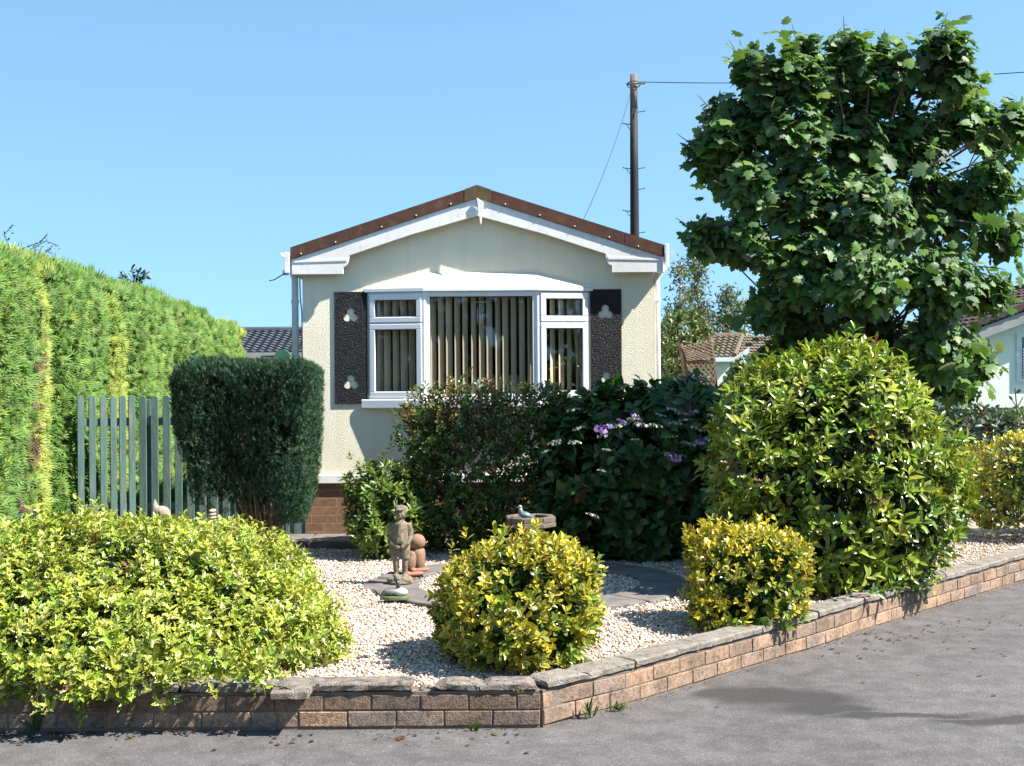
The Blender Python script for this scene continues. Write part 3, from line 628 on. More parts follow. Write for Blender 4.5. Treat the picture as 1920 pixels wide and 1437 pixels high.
# roof
roof = None
for sgn in (-1, 1):
    mb = MB(); e = CXH + sgn * RW
    poly = [(CXH + sgn * 0.0005, YB + 0.012, zap - 0.05), (e, YB + 0.012, zeave - 0.05), (e, YB + 0.012, zeave - 0.006), (CXH + sgn * 0.0005, YB + 0.012, zap - 0.006)]
    mb.prism(poly, (0, 10.2, 0)); o = obj('roof_slope', mb, M['roof_brown'], home)
    # brown verge strip in lengths, with screws and a mossy ridge piece
    cutx = [0.0, 0.115, 1.15, RW] if sgn < 0 else [0.0, 0.13, 1.32, RW]
    for i, (a, b_) in enumerate(zip(cutx, cutx[1:])):
        mb = MB(); a_ = a + (0.002 if i else 0.001); b2 = b_ - 0.002
        dz = 0.006 if i == 0 else 0.0; yo = -0.004 if i == 0 else -0.001 * i
        poly = [(CXH + sgn * a_, YB + yo, zap - a_ * slope + dz), (CXH + sgn * b2, YB + yo, zap - b2 * slope + dz * 0.3), (CXH + sgn * b2, YB + yo, zap - b2 * slope - 0.108), (CXH + sgn * a_, YB + yo, zap - a_ * slope - 0.108 - dz)]
        mb.prism(poly, (0, 0.0115 - yo, 0)); ob = obj('ridge_cap' if i == 0 else 'verge_strip', mb, M['ridge_moss' if i == 0 else 'roof_brown'], home)
        if i:
            x = a_ + 0.12
            while x < b2 - 0.03:
                sc = MB(); sc.sphere((CXH + sgn * x, YB - 0.004, zap - x * slope - 0.088), (0.007, 0.005, 0.007), 8, 5); x += 0.31; obj('screw', sc, M['screw'], ob, smooth=True)
    # white bargeboard with shaped foot
    za = lambda x: zap - x * slope - 0.110
    mb = MB(); yb = YB + 0.013
    curve = [(1.205 - 0.055 * math.sin(k_ / 6 * pi / 2) + 0.0, 2.61 + 0.105 * (1 - math.cos(k_ / 6 * pi / 2))) for k_ in range(7)]
    up = [(0.001, za(0.001)), (RW - 0.012, za(RW - 0.012)), (RW - 0.012, 2.548), (1.205, 2.548)] + [(x, z) for x, z in curve] + [(0.6, 2.897), (0.001, 3.065)]
    mb.prism([(CXH + sgn * x, yb, z) for x, z in up], (0, 0.022, 0)); obj('bargeboard', mb, M['white_paint'], home, bevel=0.003)
    mb = MB()  # box-end moulding
    mb.prism([(CXH + sgn * 1.17, yb - 0.006, 2.664), (CXH + sgn * (RW - 0.03), yb - 0.006, 2.652), (CXH + sgn * (RW - 0.03), yb - 0.006, 2.668), (CXH + sgn * 1.17, yb - 0.006, 2.694)], (0, 0.0055, 0))
    obj('eave_moulding', mb, M['white_paint'], home, bevel=0.002)
    # soffit, fascia, gutter, downpipe
    mb = MB(); xa, xb = sorted((CXH + sgn * (HW + 0.002), CXH + sgn * (RW - 0.02))); mb.box(xa, xb, YB + 0.037, YH + 10, 2.552, 2.572); obj('soffit', mb, M['white_paint'], home)
    mb = MB(); xa, xb = sorted((CXH + sgn * (RW - 0.018), CXH + sgn * (RW + 0.002))); mb.box(xa, xb, YB + 0.04, YH + 10, 2.55, 2.735); obj('fascia', mb, M['white_paint'], home)
    mb = MB(); gx = CXH + sgn * (RW + 0.035); pr = [(math.cos(a) * 0.05, math.sin(a) * 0.05) for a in [pi + pi * k_ / 8 for k_ in range(9)]]
    pr2 = [(x * 0.9, z * 0.9) for x, z in reversed(pr)]
    zc = 2.745; mb.prism([(gx + x, YB + 0.0, zc + z) for x, z in pr + pr2], (0, 10.1, 0)); gt = obj('gutter', mb, M['pipe_grey'], home)
    mb = MB(); xa, xb = sorted((CXH + sgn * (RW + 0.003), CXH + sgn * (RW + (0.05 if sgn < 0 else 0.036))))
    mb.box(xa, xb, YB - 0.012, YB - 0.002, 2.585 if sgn > 0 else 2.56, 2.80 if sgn > 0 else 2.745); obj('gutter_stop', mb, M['white_paint'], gt, bevel=0.003)
    mb = MB(); dx = at(553.5 if sgn < 0 else 1231.5, 600, YH + 0.09).x
    mb.tube([(gx, YH + 0.14, zc - 0.05), (gx, YH + 0.14, zc - 0.12), (dx, YH + 0.09, 2.52), (dx, YH + 0.09, 2.4), (dx + 0.006, YH + 0.09, 0.2)], 0.031, 12)
    dp = obj('downpipe', mb, M['pipe_grey'], home, smooth=True)
    for z in (2.3, 1.3):
        mb = MB(); mb.tube([(dx, YH + 0.09, z), (dx, YH + 0.09, z + 0.03)], 0.037, 12); obj('pipe_clip', mb, M['pipe_grey'], dp)
mb = MB(); fxx = CXH; yb = YB - 0.02
mb.prism([(fxx - 0.004, yb, 3.222), (fxx + 0.052, yb, 3.185), (fxx + 0.06, yb, 3.165), (fxx + 0.036, yb, 2.985), (fxx + 0.028, yb, 2.985)], (0, 0.017, 0)); obj('finial', mb, M['white_paint'], home, bevel=0.002)

# bow window
P_ = 0.113; bfL = Vector((hx(796, YH - P_), YH - P_, 0)); bfR = Vector((hx(1009, YH - P_), YH - P_, 0))
bL, bR = Vector((bayL, YH, 0)), Vector((bayR, YH, 0))
def facet(a, b):
    u = (b - a); W_ = u.length; u = u / W_; n = Vector((u.y, -u.x, 0)); return a, u, n, W_
def fbox(mb, fc, u0, u1, z0, z1, d0, d1):
    a, u, n, _ = fc; mb.obox(a + u * u0 + n * d0 + Vector((0, 0, z0)), u * (u1 - u0), n * (d1 - d0), (0, 0, z1 - z0)); return mb
zf0, zf1 = hz(748, px=890), hz(548, px=890); ztr = hz(606, px=890)
def casement(mb, fc, u0, u1, z0, z1, w, d0, d1):
    fbox(mb, fc, u0, u1, z0, z0 + w, d0, d1); fbox(mb, fc, u0, u1, z1 - w, z1, d0, d1)
    fbox(mb, fc, u0, u0 + w, z0 + w, z1 - w, d0, d1); fbox(mb, fc, u1 - w, u1, z0 + w, z1 - w, d0, d1)
for (a, b, kind) in ((bL, bfL, 's'), (bfL, bfR, 'c'), (bfR, bR, 's')):
    fc = facet(a, b); W_ = fc[3]; fr = MB(); e = 0.004
    casement(fr, fc, e, W_ - e, zf0, zf1, 0.034 if kind == 's' else 0.045, -0.06, 0.0)
    if kind == 's': fbox(fr, fc, e + 0.034, W_ - e - 0.034, ztr - 0.02, ztr + 0.02, -0.06, -0.001)
    wf = obj('window', fr, M['upvc'], home, bevel=0.003)
    if kind == 's':
        for (z0, z1) in ((zf0 + 0.02, ztr - 0.006), (ztr + 0.006, zf1 - 0.02)):
            sh = MB(); casement(sh, fc, 0.022, W_ - 0.022, z0, z1, 0.05, -0.055, 0.022); obj('sash', sh, M['upvc'], wf, bevel=0.006, seg=2)
            g_ = MB(); fbox(g_, fc, 0.07, W_ - 0.07, z0 + 0.045, z1 - 0.045, -0.03, -0.022); obj('pane', g_, M['glass'], wf)
            gk = MB(); casement(gk, fc, 0.0712, W_ - 0.0712, z0 + 0.0492, z1 - 0.0492, 0.006, -0.02, 0.004); obj('gasket', gk, M['cable'], wf)
    else:
        g_ = MB(); fbox(g_, fc, 0.045, W_ - 0.045, zf0 + 0.045, zf1 - 0.045, -0.03, -0.022); obj('pane', g_, M['glass'], wf)
        gk = MB(); casement(gk, fc, 0.0462, W_ - 0.0462, zf0 + 0.0462, zf1 - 0.0462, 0.007, -0.02, -0.004); obj('gasket', gk, M['cable'], wf)
for p in (bfL, bfR):
    mb = MB(); mb.tube([(p.x, p.y + 0.014, zf0), (p.x, p.y + 0.014, zf1)], 0.026, 10); obj('bow_post', mb, M['upvc'], home)
def bay_slab(out, z0, z1, ext):
    pts = [bL + Vector((-ext, 0, 0)), bL + Vector((-ext, -out * 0.8, 0)), bfL + Vector((-out * 0.2, -out, 0)), bfR + Vector((out * 0.2, -out, 0)), bR + Vector((ext, -out * 0.8, 0)), bR + Vector((ext, 0, 0))]
    m = MB(); m.prism([(p.x, p.y - 0.0006, z0) for p in pts], (0, 0, z1 - z0)); return m
obj('sill', bay_slab(0.045, bz0 - 0.035, zf0 - 0.001, 0.06), M['upvc'], home, bevel=0.005)
obj('window_head', bay_slab(0.03, zf1 + 0.001, zf1 + 0.032, 0.03), M['upvc'], home, bevel=0.004)
ext = 0.03; out = 0.03; zb = zf1 + 0.034
lo = [bL + Vector((-ext, -0.001, 0)), bL + Vector((-ext, -out * 0.8, 0)), bfL + Vector((-.006, -out, 0)), bfR + Vector((.006, -out, 0)), bR + Vector((ext, -out * 0.8, 0)), bR + Vector((ext, -0.001, 0))]
hiL, hiR = Vector((hx(800), YH - 0.001, hz(511))), Vector((hx(1005), YH - 0.001, hz(511)))
vs = [(p.x, p.y, zb) for p in lo] + [tuple(hiL), tuple(hiR)]
mb = MB(); mb.add(vs, [(0, 1, 6), (1, 2, 6), (2, 3, 7, 6), (3, 4, 7), (4, 5, 7), (0, 6, 7, 5), (5, 4, 3, 2, 1, 0)]); obj('bay_roof', mb, M['cream_paint'], home)

# shutters with trefoil cut-outs
def trefoil(cx, cz, r):
    pts = []
    cs = [(0, 0.52 * r), (-0.46 * r, -0.28 * r), (0.46 * r, -0.28 * r)]; rr = 0.50 * r
    for k_ in range(72):
        a = 2 * pi * k_ / 72; dx, dz = math.cos(a), math.sin(a); best = 0.2 * r
        for (x, z) in cs:
            bb = dx * x + dz * z; disc = bb * bb - (x * x + z * z - rr * rr)
            if disc > 0: best = max(best, bb + disc ** 0.5)
        pts.append((cx + dx * best, cz + dz * best))
    return pts
def shutter(x0, x1, z0, z1, holes):
    cu = bpy.data.curves.new('shutter', 'CURVE'); cu.dimensions = '2D'; cu.fill_mode = 'BOTH'; cu.extrude = 0.006
    for loop in [[(x0, z0), (x1, z0), (x1, z1), (x0, z1)]] + holes:
        sp = cu.splines.new('POLY'); sp.points.add(len(loop) - 1); sp.use_cyclic_u = True
        for i, (x, z) in enumerate(loop): sp.points[i].co = (x, z, 0, 1)
    t_ = bpy.data.objects.new('tmp', cu); COL.objects.link(t_); dg = bpy.context.evaluated_depsgraph_get()
    me = bpy.data.meshes.new_from_object(t_.evaluated_get(dg)); bpy.data.objects.remove(t_)
    me.transform(Matrix.Translation((0, YH - 0.0085, 0)) @ Matrix.Rotation(pi / 2, 4, 'X')); me.transform(Matrix.Translation(-wloc(home))); fix_normals(me)
    return link('shutter', me, M['shutter'], home)
def tre_at(px, py): q = at(px, py, YH - 0.02); return trefoil(q.x, q.z, 0.068)
a_, b_ = at(627, 548, YH), at(690, 757, YH); shutter(a_.x, bayL - 0.004, b_.z, a_.z, [tre_at(657, 592), tre_at(658, 718)])
a_, b_ = at(1106, 543, YH), at(1166, 752, YH); shutter(bayR + 0.004, b_.x, b_.z, a_.z, [tre_at(1135, 586), tre_at(1137, 711)])
# cable bracket at the left eave
mb = MB(); q = at(536, 512, YB + 0.1); mb.box(q.x - 0.03, q.x + 0.02, q.y, q.y + 0.04, q.z - 0.02, q.z + 0.025); br = obj('cable_bracket', mb, M['pipe_grey'], home, bevel=0.003)
mb = MB(); mb.tube([q, at(514, 525, YB + 0.1), at(505, 527, YB + 0.3)], 0.005, 6); obj('cable', mb, M['cable'], br)
mb = MB(); mb.tube([at(562, 522, YH - .01), at(563, 560, YH - .01), at(566, 585, YH - .01), at(567, 690, YH - .01)], 0.006, 6); obj('wall_cable', mb, M['cable'], home)

# blinds, curtains, ornament, sofa behind the window
def blind(a, b, label, ang, n):
    a, u, nn, W_ = facet(a, b); a = a - nn * 0.108; a0, a1 = a + u * 0.035, a + u * (W_ - 0.035); mid = (a0 + a1) / 2
    root = thing('vertical_blind', label, 'blind', (mid.x, mid.y, zf0), 'vertical blinds in the bow window'); base = math.atan2(u.y, u.x)
    mb = MB(); mb.obox(a0 - nn * 0.02 + Vector((0, 0, zf1 - 0.045)), a1 - a0, nn * 0.04, (0, 0, 0.035)); obj('headrail', mb, M['upvc'], root)
    mb = MB()
    for i in range(n):
        p = a0.lerp(a1, (i + 0.5) / n) + u * random.uniform(-.004, .004); an = base + ang + random.uniform(-0.07, 0.07); hw = 0.0445
        c_, s_ = math.cos(an) * hw, math.sin(an) * hw
        mb.obox((p.x - c_, p.y - s_, zf0 + 0.01), (2 * c_, 2 * s_, 0), (0.0008 * math.sin(an) + 1e-4, -0.0008, 0), (0, 0, zf1 - zf0 - 0.056))
    obj('slat', mb, M['blind'], root)
blind(bfL, bfR, 'beige vertical blind behind the large middle pane', R(57), 13)
blind(bL, bfL, 'beige vertical blind behind the left side window', R(66), 6)
blind(bfR, bR, 'beige vertical blind behind the right side window', R(45), 5)
def drape(px0, px1, label, lean):
    Y = YH + 0.19; x0, x1 = hx(px0, Y), hx(px1, Y); mb = MB(); n = 26; rows = 8; vs = []
    for j in range(rows + 1):
        t_ = j / rows
        for i in range(n + 1):
            u = i / n; xx = x0 + (x1 - x0) * u; pinch = 1 - 0.45 * math.sin(t_ * pi * 0.8)
            xx = (x0 if lean < 0 else x1) + (xx - (x0 if lean < 0 else x1)) * pinch
            vs.append((xx, Y + 0.014 * math.sin(u * 38), zf1 - 0.03 - (zf1 - zf0 + 0.2) * t_))
    mb.add(vs, [(j * (n + 1) + i, j * (n + 1) + i + 1, (j + 1) * (n + 1) + i + 1, (j + 1) * (n + 1) + i) for j in range(rows) for i in range(n)])
    tag(obj('curtain', mb, M['net'], loc=(x0, Y, zf0), smooth=True), label, 'curtain')
drape(700, 742, 'pale gathered curtain tied back at the left side window', -1)
drape(1062, 1104, 'pale gathered curtain hanging at the right side window', 1)
q = at(899, 741, YH - 0.0); q.y = YH - 0.02
orn = thing('glass_ornament', 'pale flared glass vase standing on the window board', 'vase', (q.x, q.y, zf0 + 0.002))
mb = MB(); mb.lathe((q.x, q.y, zf0 + 0.002), [(0.022, 0), (0.022, 0.008), (0.009, 0.014), (0.013, 0.05), (0.046, 0.17), (0.043, 0.17), (0.011, 0.056)], 20); obj('vase_body', mb, M['duck_white'], orn, smooth=True)
sun_c = thing('suncatcher', 'hanging crystal bead suncatcher in the middle of the window', 'suncatcher', (hx(902), YH - 0.03, zf1 - 0.12))
mb = MB(); z0 = hz(567); mb.tube([(hx(888, YH), YH - 0.02, z0), (hx(913, YH), YH - 0.02, z0)], 0.004, 6); obj('bar', mb, M['crystal'], sun_c)
for px, n in ((892, 3), (900, 15), (907, 3), (913, 9)):
    mb = MB()
    for i in range(n + 1):
        mb.sphere((hx(px), YH - 0.02, z0 - 0.012 - i * 0.021), 0.0055, 6, 4)
    obj('bead_string', mb, M['crystal'], sun_c)
    mb = MB()
for px in (896, 905):
    mb = MB(); mb.tube([(hx(px), YH - 0.02, z0 - 0.05), (hx(px), YH - 0.02, z0 - 0.2)], 0.0035, 6); obj('chime_tube', mb, M['crystal'], sun_c)
sx0, sx1 = hx(900, YH + 1.0), hx(975, YH + 1.0)
sofa = thing('armchair', 'pale armchair back seen between the slats of the middle blind', 'armchair', ((sx0 + sx1) / 2, YH + 0.75, zskirt + 0.03))
mb = MB(); mb.box(sx0, sx1, YH + 0.5, YH + 0.68, zskirt + 0.3, hz(703, YH + 0.5)); obj('backrest', mb, M['sofa'], sofa, bevel=0.04, seg=3)
mb = MB(); mb.box(sx0 + .06, sx1 - .06, YH + 0.69, YH + 1.2, zskirt + 0.2, zskirt + 0.42); obj('seat', mb, M['sofa'], sofa, bevel=0.04, seg=3)
for x in (sx0, sx1 - 0.1):
    mb = MB(); mb.box(x, x + 0.1, YH + 0.69, YH + 1.2, zskirt + 0.05, zskirt + 0.6); obj('armrest', mb, M['sofa'], sofa, bevel=0.03, seg=3)

# ================================================================== SHRUBS
def blob_shrub(name, label, c, r, nS, tpl, k, axis, size, a0, a1, ca, cb, m, ex=2.4, lump=0.09, freq=7, seed=1, up=0.5, out=0.8, jit=0.35, opp=False, inner=0.9, cain=None, nstem=24, stem_r=0.007, base=None, zmin=GZ + 0.02, droop=0.0, extra=None, group=None, cat='shrub', taper=0.0, f0=0.86, spots=None):
    rng = np.random.default_rng(seed + 100)
    base = base or (c[0], c[1], GZ); root = thing(name, label, cat, base, group); fo = FO()
    P, Nn = shell(nS, c, r, ex, f0, 1.0, lump, freq, seed, zmin, rng, taper)
    if extra is not None: P = np.r_[P, extra[0]]; Nn = np.r_[Nn, extra[1]]
    st_ = rng.random(len(P)) < 0.06; P[st_] += Nn[st_] * rng.uniform(0.015, 0.065, (st_.sum(), 1)) + UP * 0.02
    D = unit(Nn * out + UP * up + rng.normal(0, jit, P.shape))
    n = len(P); A = ca(P, rng) if callable(ca) else vary(np.broadcast_to(ca, (n, 3)), n, 0.12, rng, 0.04); B = cb(P, rng) if callable(cb) else vary(np.broadcast_to(cb, (n, 3)), n, 0.12, rng, 0.04)
    dead = rng.random(n) < 0.012; A[dead] = (0.15, 0.075, 0.03); B[dead] = (0.20, 0.10, 0.045)
    sprigs(fo, tpl, P, D, k, axis, size * rng.uniform(0.8, 1.18, n), a0, a1, A, B, 0.25, opp, rng, droop)
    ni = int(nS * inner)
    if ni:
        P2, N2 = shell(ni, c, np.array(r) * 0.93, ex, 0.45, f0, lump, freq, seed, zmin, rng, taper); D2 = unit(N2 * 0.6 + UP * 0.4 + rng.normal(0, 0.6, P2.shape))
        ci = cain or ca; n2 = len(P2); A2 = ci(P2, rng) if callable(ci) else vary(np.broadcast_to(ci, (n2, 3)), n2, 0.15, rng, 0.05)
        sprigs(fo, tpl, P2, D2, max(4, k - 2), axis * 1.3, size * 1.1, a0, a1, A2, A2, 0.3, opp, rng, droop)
    sb = MB(); stems(sb, base, P, nstem, stem_r, 0.08, rng); obj('stem', sb, M['twig'], root, smooth=True)
    fo.build('foliage', m, root); return root

# yellow variegated evergreens: green centre, yellow margin; some wholly yellow shoots
def hgt(P): return np.clip((P[:, 2] - P[:, 2].min()) / max(np.ptp(P[:, 2]), 1e-3), 0, 1)
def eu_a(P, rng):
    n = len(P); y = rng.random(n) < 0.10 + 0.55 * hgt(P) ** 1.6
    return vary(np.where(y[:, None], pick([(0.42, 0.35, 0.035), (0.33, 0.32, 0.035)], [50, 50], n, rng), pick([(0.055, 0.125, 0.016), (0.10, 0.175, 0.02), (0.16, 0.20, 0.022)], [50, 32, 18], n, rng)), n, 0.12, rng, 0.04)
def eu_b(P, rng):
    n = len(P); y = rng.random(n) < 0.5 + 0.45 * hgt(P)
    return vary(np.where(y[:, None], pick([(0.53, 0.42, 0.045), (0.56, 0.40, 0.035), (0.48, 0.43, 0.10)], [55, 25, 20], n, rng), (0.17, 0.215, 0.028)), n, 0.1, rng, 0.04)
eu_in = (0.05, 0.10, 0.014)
def tip_extra(pts, Y):
    q = np.array([at(px, py, Y) for px, py in pts]); return q, np.tile((0, 0, 1.0), (len(q), 1))
cm = at(972, 1130, 6.68)
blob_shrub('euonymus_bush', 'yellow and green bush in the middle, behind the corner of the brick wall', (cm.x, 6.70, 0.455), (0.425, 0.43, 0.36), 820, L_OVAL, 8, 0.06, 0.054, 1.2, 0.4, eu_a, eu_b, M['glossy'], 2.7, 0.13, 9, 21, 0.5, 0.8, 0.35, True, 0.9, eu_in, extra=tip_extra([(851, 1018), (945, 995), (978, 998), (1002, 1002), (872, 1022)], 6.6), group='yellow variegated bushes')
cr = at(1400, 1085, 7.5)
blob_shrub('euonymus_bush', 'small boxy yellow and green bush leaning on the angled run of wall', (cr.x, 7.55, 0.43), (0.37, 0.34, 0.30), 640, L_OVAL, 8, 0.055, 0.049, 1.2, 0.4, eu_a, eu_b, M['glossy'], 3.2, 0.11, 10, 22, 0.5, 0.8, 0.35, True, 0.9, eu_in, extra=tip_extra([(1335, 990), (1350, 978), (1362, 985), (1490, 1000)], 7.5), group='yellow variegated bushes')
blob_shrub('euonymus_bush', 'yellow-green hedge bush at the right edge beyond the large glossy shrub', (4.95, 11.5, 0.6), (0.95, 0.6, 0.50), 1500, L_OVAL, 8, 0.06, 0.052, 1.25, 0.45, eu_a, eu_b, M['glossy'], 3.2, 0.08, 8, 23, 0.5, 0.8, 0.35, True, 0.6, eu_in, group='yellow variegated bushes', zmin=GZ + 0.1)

# golden holly spilling over the wall
def ho_a(P, rng): return vary(pick([(0.08, 0.165, 0.018), (0.13, 0.215, 0.02), (0.24, 0.28, 0.035)], [50, 32, 18], len(P), rng), len(P), 0.1, rng, 0.04)
def ho_b(P, rng): return vary(pick([(0.46, 0.45, 0.07), (0.32, 0.385, 0.048), (0.52, 0.48, 0.13)], [55, 28, 17], len(P), rng), len(P), 0.1, rng, 0.04)
rng = np.random.default_rng(5)
hang = np.array([at(px, py, 5.84 + rng.uniform(-.03, .03)) for px, py in [(20, 1240), (60, 1290), (110, 1275), (90, 1315), (150, 1330), (170, 1300), (240, 1300), (275, 1290), (300, 1320), (330, 1310), (345, 1280), (400, 1290), (425, 1270), (460, 1265), (500, 1290), (515, 1255), (200, 1270), (130, 1250), (380, 1255), (250, 1260), (310, 1262), (40, 1262), (560, 1235), (595, 1215), (540, 1225)]])
hang = np.r_[hang, np.array([at(rng.uniform(0, 520), rng.uniform(1215, 1275), 5.86 + rng.uniform(-.04, .06)) for _ in range(90)])]; hn = np.tile((0.1, -1.0, -0.4), (len(hang), 1))
q = np.array([at(px, py, Y) for px, py, Y in [(345, 965, 7.9), (378, 968, 7.9), (412, 975, 7.9), (130, 985, 7.5), (420, 1000, 7.7), (480, 1030, 7.4)]]); hang = np.r_[hang, q]; hn = np.r_[hn, np.tile((0, 0, 1.0), (len(q), 1))]
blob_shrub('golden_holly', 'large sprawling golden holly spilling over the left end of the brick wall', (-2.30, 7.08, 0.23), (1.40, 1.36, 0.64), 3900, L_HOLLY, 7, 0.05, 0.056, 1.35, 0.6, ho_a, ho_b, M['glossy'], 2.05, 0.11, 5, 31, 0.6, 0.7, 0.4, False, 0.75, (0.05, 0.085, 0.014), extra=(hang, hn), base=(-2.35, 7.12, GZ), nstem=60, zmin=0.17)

# big glossy aucuba-like shrub
def au_a(P, rng): return vary(pick([(0.10, 0.18, 0.016), (0.17, 0.24, 0.022), (0.06, 0.12, 0.014), (0.27, 0.29, 0.035)], [33, 32, 22, 13], len(P), rng), len(P), 0.12, rng, 0.05)
def au_b(P, rng): return vary(pick([(0.22, 0.28, 0.03), (0.34, 0.33, 0.045), (0.11, 0.185, 0.02)], [48, 27, 25], len(P), rng), len(P), 0.12, rng, 0.05)
ca_ = at(1577, 890, 8.95)
aux = np.array([at(px, py, Y) for px, py, Y in [(1600, 1105, 8.0), (1645, 1110, 8.1), (1680, 1085, 8.25), (1715, 1075, 8.4), (1745, 1060, 8.5), (1640, 1080, 8.1), (1650, 650, 8.9), (1610, 652, 8.9), (1535, 655, 8.9), (1700, 668, 8.9)]])
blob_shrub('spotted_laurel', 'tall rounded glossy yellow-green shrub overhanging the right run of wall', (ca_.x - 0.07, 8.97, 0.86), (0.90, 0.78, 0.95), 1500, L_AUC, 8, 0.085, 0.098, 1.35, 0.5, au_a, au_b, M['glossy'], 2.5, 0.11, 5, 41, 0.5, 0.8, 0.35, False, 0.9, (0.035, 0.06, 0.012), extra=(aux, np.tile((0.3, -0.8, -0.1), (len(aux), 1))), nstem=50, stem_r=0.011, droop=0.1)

# hydrangea with lacecap heads
def hy_a(P, rng): return vary(pick([(0.042, 0.095, 0.022), (0.030, 0.075, 0.018), (0.06, 0.115, 0.024)], [45, 40, 15], len(P), rng), len(P), 0.12, rng, 0.05)
hyd = blob_shrub('hydrangea', 'dark green hydrangea with lilac lacecap heads under the right of the window', (1.00, 10.55, 0.80), (0.79, 0.55, 0.77), 620, L_HYD, 8, 0.11, 0.125, 1.45, 0.7, hy_a, (0.038, 0.085, 0.02), M['leafy'], 3.2, 0.10, 4, 51, 0.6, 0.8, 0.35, True, 0.9, nstem=40, stem_r=0.009, droop=0.12, extra=tip_extra([(1200, 712), (1225, 715), (1255, 718), (1290, 722), (1140, 730), (1060, 745), (1320, 735)], 10.5))
def lacecap(purple):
    fo = FO(); rng = np.random.default_rng(3 if purple else 4); n = 34
    a = rng.uniform(0, 6.28, n); r_ = np.sqrt(rng.random(n)) * 0.035; P = np.c_[r_ * np.cos(a), r_ * np.sin(a), rng.uniform(-.004, .006, n)]
    cin = (0.20, 0.13, 0.33) if purple else (0.45, 0.46, 0.36); fo.put(L_SMALL, P, rng.normal(size=(n, 3)), UP + rng.normal(0, .4, (n, 3)), 0.012, cin, cin)
    co_ = (0.36, 0.23, 0.47) if purple else (0.42, 0.40, 0.41)
    for k_ in range(9 if purple else 5):
        t_ = k_ * 2 * pi / (9 if purple else 5) + rng.uniform(-.2, .2); cc = np.array((0.046 * math.cos(t_), 0.046 * math.sin(t_), rng.uniform(-.012, .010))); nn = unit(np.array((0.5 * math.cos(t_), 0.5 * math.sin(t_) - 0.5, 0.7)) + rng.normal(0, .3, 3))
        u_ = unit(np.cross(nn, (0.3, 0.2, 0.9))); v_ = np.cross(nn, u_)
        for j in range(4): fo.put(L_OVAL, cc[None], [u_ * math.cos(j * pi / 2) + v_ * math.sin(j * pi / 2)], [nn], 0.017 if purple else 0.011, co_, co_, 2.2)
    fo.put(leaf_tpl([(0.5, 0.02)]), [(0, 0, -0.13)], [(0, 0, 1)], [(1, 0, 0)], 0.13, (0.04, 0.07, 0.02), (0.04, 0.07, 0.02))
    return fo
protos = {}
for p_ in (True, False):
    o = lacecap(p_).build('flower_head', M['petal']); protos[p_] = o
heads = [(1132, 802, 1, 1.25), (1195, 782, 1, 0.9), (1165, 790, 1, .7), (1262, 856, 1, 1.15), (1298, 773, 1, .8), (1316, 826, 1, .9), (1335, 780, 1, .6), (1075, 768, 0, 1), (1084, 803, 0, .9), (1040, 829, 0, 1), (1078, 829, 0, 1), (1132, 815, 0, 1.1), (1160, 798, 0, 1), (1205, 796, 0, 1.2), (1230, 797, 0, 1), (1262, 768, 0, 1), (1265, 793, 0, 1), (1277, 775, 0, .9), (1285, 787, 0, 1), (1308, 804, 0, 1.1), (1258, 819, 0, .9), (1290, 831, 0, 1.1), (1276, 854, 0, .8), (1190, 824, 0, .7), (1136, 843, 0, .7), (1112, 966, 0, 1), (1127, 882, 0, .7), (1023, 846, 0, .7), (1186, 785, 0, .9), (1240, 778, 0, .8)]
used = set()
for px, py, pu, s_ in heads:
    o = protos[bool(pu)]
    if pu in used: o = o.copy(); COL.objects.link(o)
    used.add(pu); o.parent = hyd; yy = 9.82 + 0.03 * math.sin(px); yy += 0.16 * max(0, (800 - py) / 60)
    o.location = at(px, py, yy - 0.03) - wloc(hyd); o.scale = (s_ * 1.1, s_ * 1.1, s_); o.rotation_euler = (random.uniform(0.15, 0.5), random.uniform(-.18, .18), random.uniform(0, 6))
    o['label'] = 'lilac lacecap flower head' if pu else 'small whitish lacecap flower head'

# coppery hedge under the window
def ph_a(P, rng):
    n = len(P); top = np.clip((P[:, 2] - 1.15) / 0.35, 0, 1) * np.clip((0.25 - P[:, 0]) / 0.4, 0.30, 1)
    g = pick([(0.06, 0.115, 0.020), (0.042, 0.085, 0.017), (0.10, 0.15, 0.026)], [40, 40, 20], n, rng); c = pick([(0.20, 0.085, 0.035), (0.16, 0.13, 0.03), (0.12, 0.16, 0.03)], [40, 30, 30], n, rng)
    return vary(np.where((rng.random(n) < top * 0.6)[:, None], c, g), n, 0.12, rng, 0.06)
blob_shrub('privet_hedge', 'copper-topped loose hedge under the middle of the window', (-0.20, 10.72, 0.86), (0.74, 0.32, 0.73), 2300, L_OVAL, 9, 0.09, 0.052, 1.2, 0.5, ph_a, ph_a, M['glossy'], 4.0, 0.12, 7, 61, 0.6, 0.7, 0.4, False, 0.16, nstem=70, stem_r=0.007, f0=0.66, cat='hedge', base=(-0.2, 10.72, GZ))
# young rhododendron / azalea
blob_shrub('azalea_bush', 'light green whorled-leaf shrub against the brick skirt of the house', (at(722, 900, 10.55).x, 10.55, 0.55), (0.36, 0.32, 0.40), 330, L_LONG, 10, 0.05, 0.085, 1.35, 0.6, lambda P, g: vary(pick([(0.13, 0.215, 0.036), (0.20, 0.26, 0.05), (0.085, 0.155, 0.026)], [50, 25, 25], len(P), g), len(P), 0.12, g, 0.05), (0.13, 0.18, 0.035), M['leafy'], 2.2, 0.2, 7, 71, 0.7, 0.7, 0.35, False, 0.7, (0.06, 0.1, 0.02), nstem=30, extra=tip_extra([(655, 852), (720, 850), (760, 858), (790, 885), (648, 895)], 10.5), zmin=GZ)

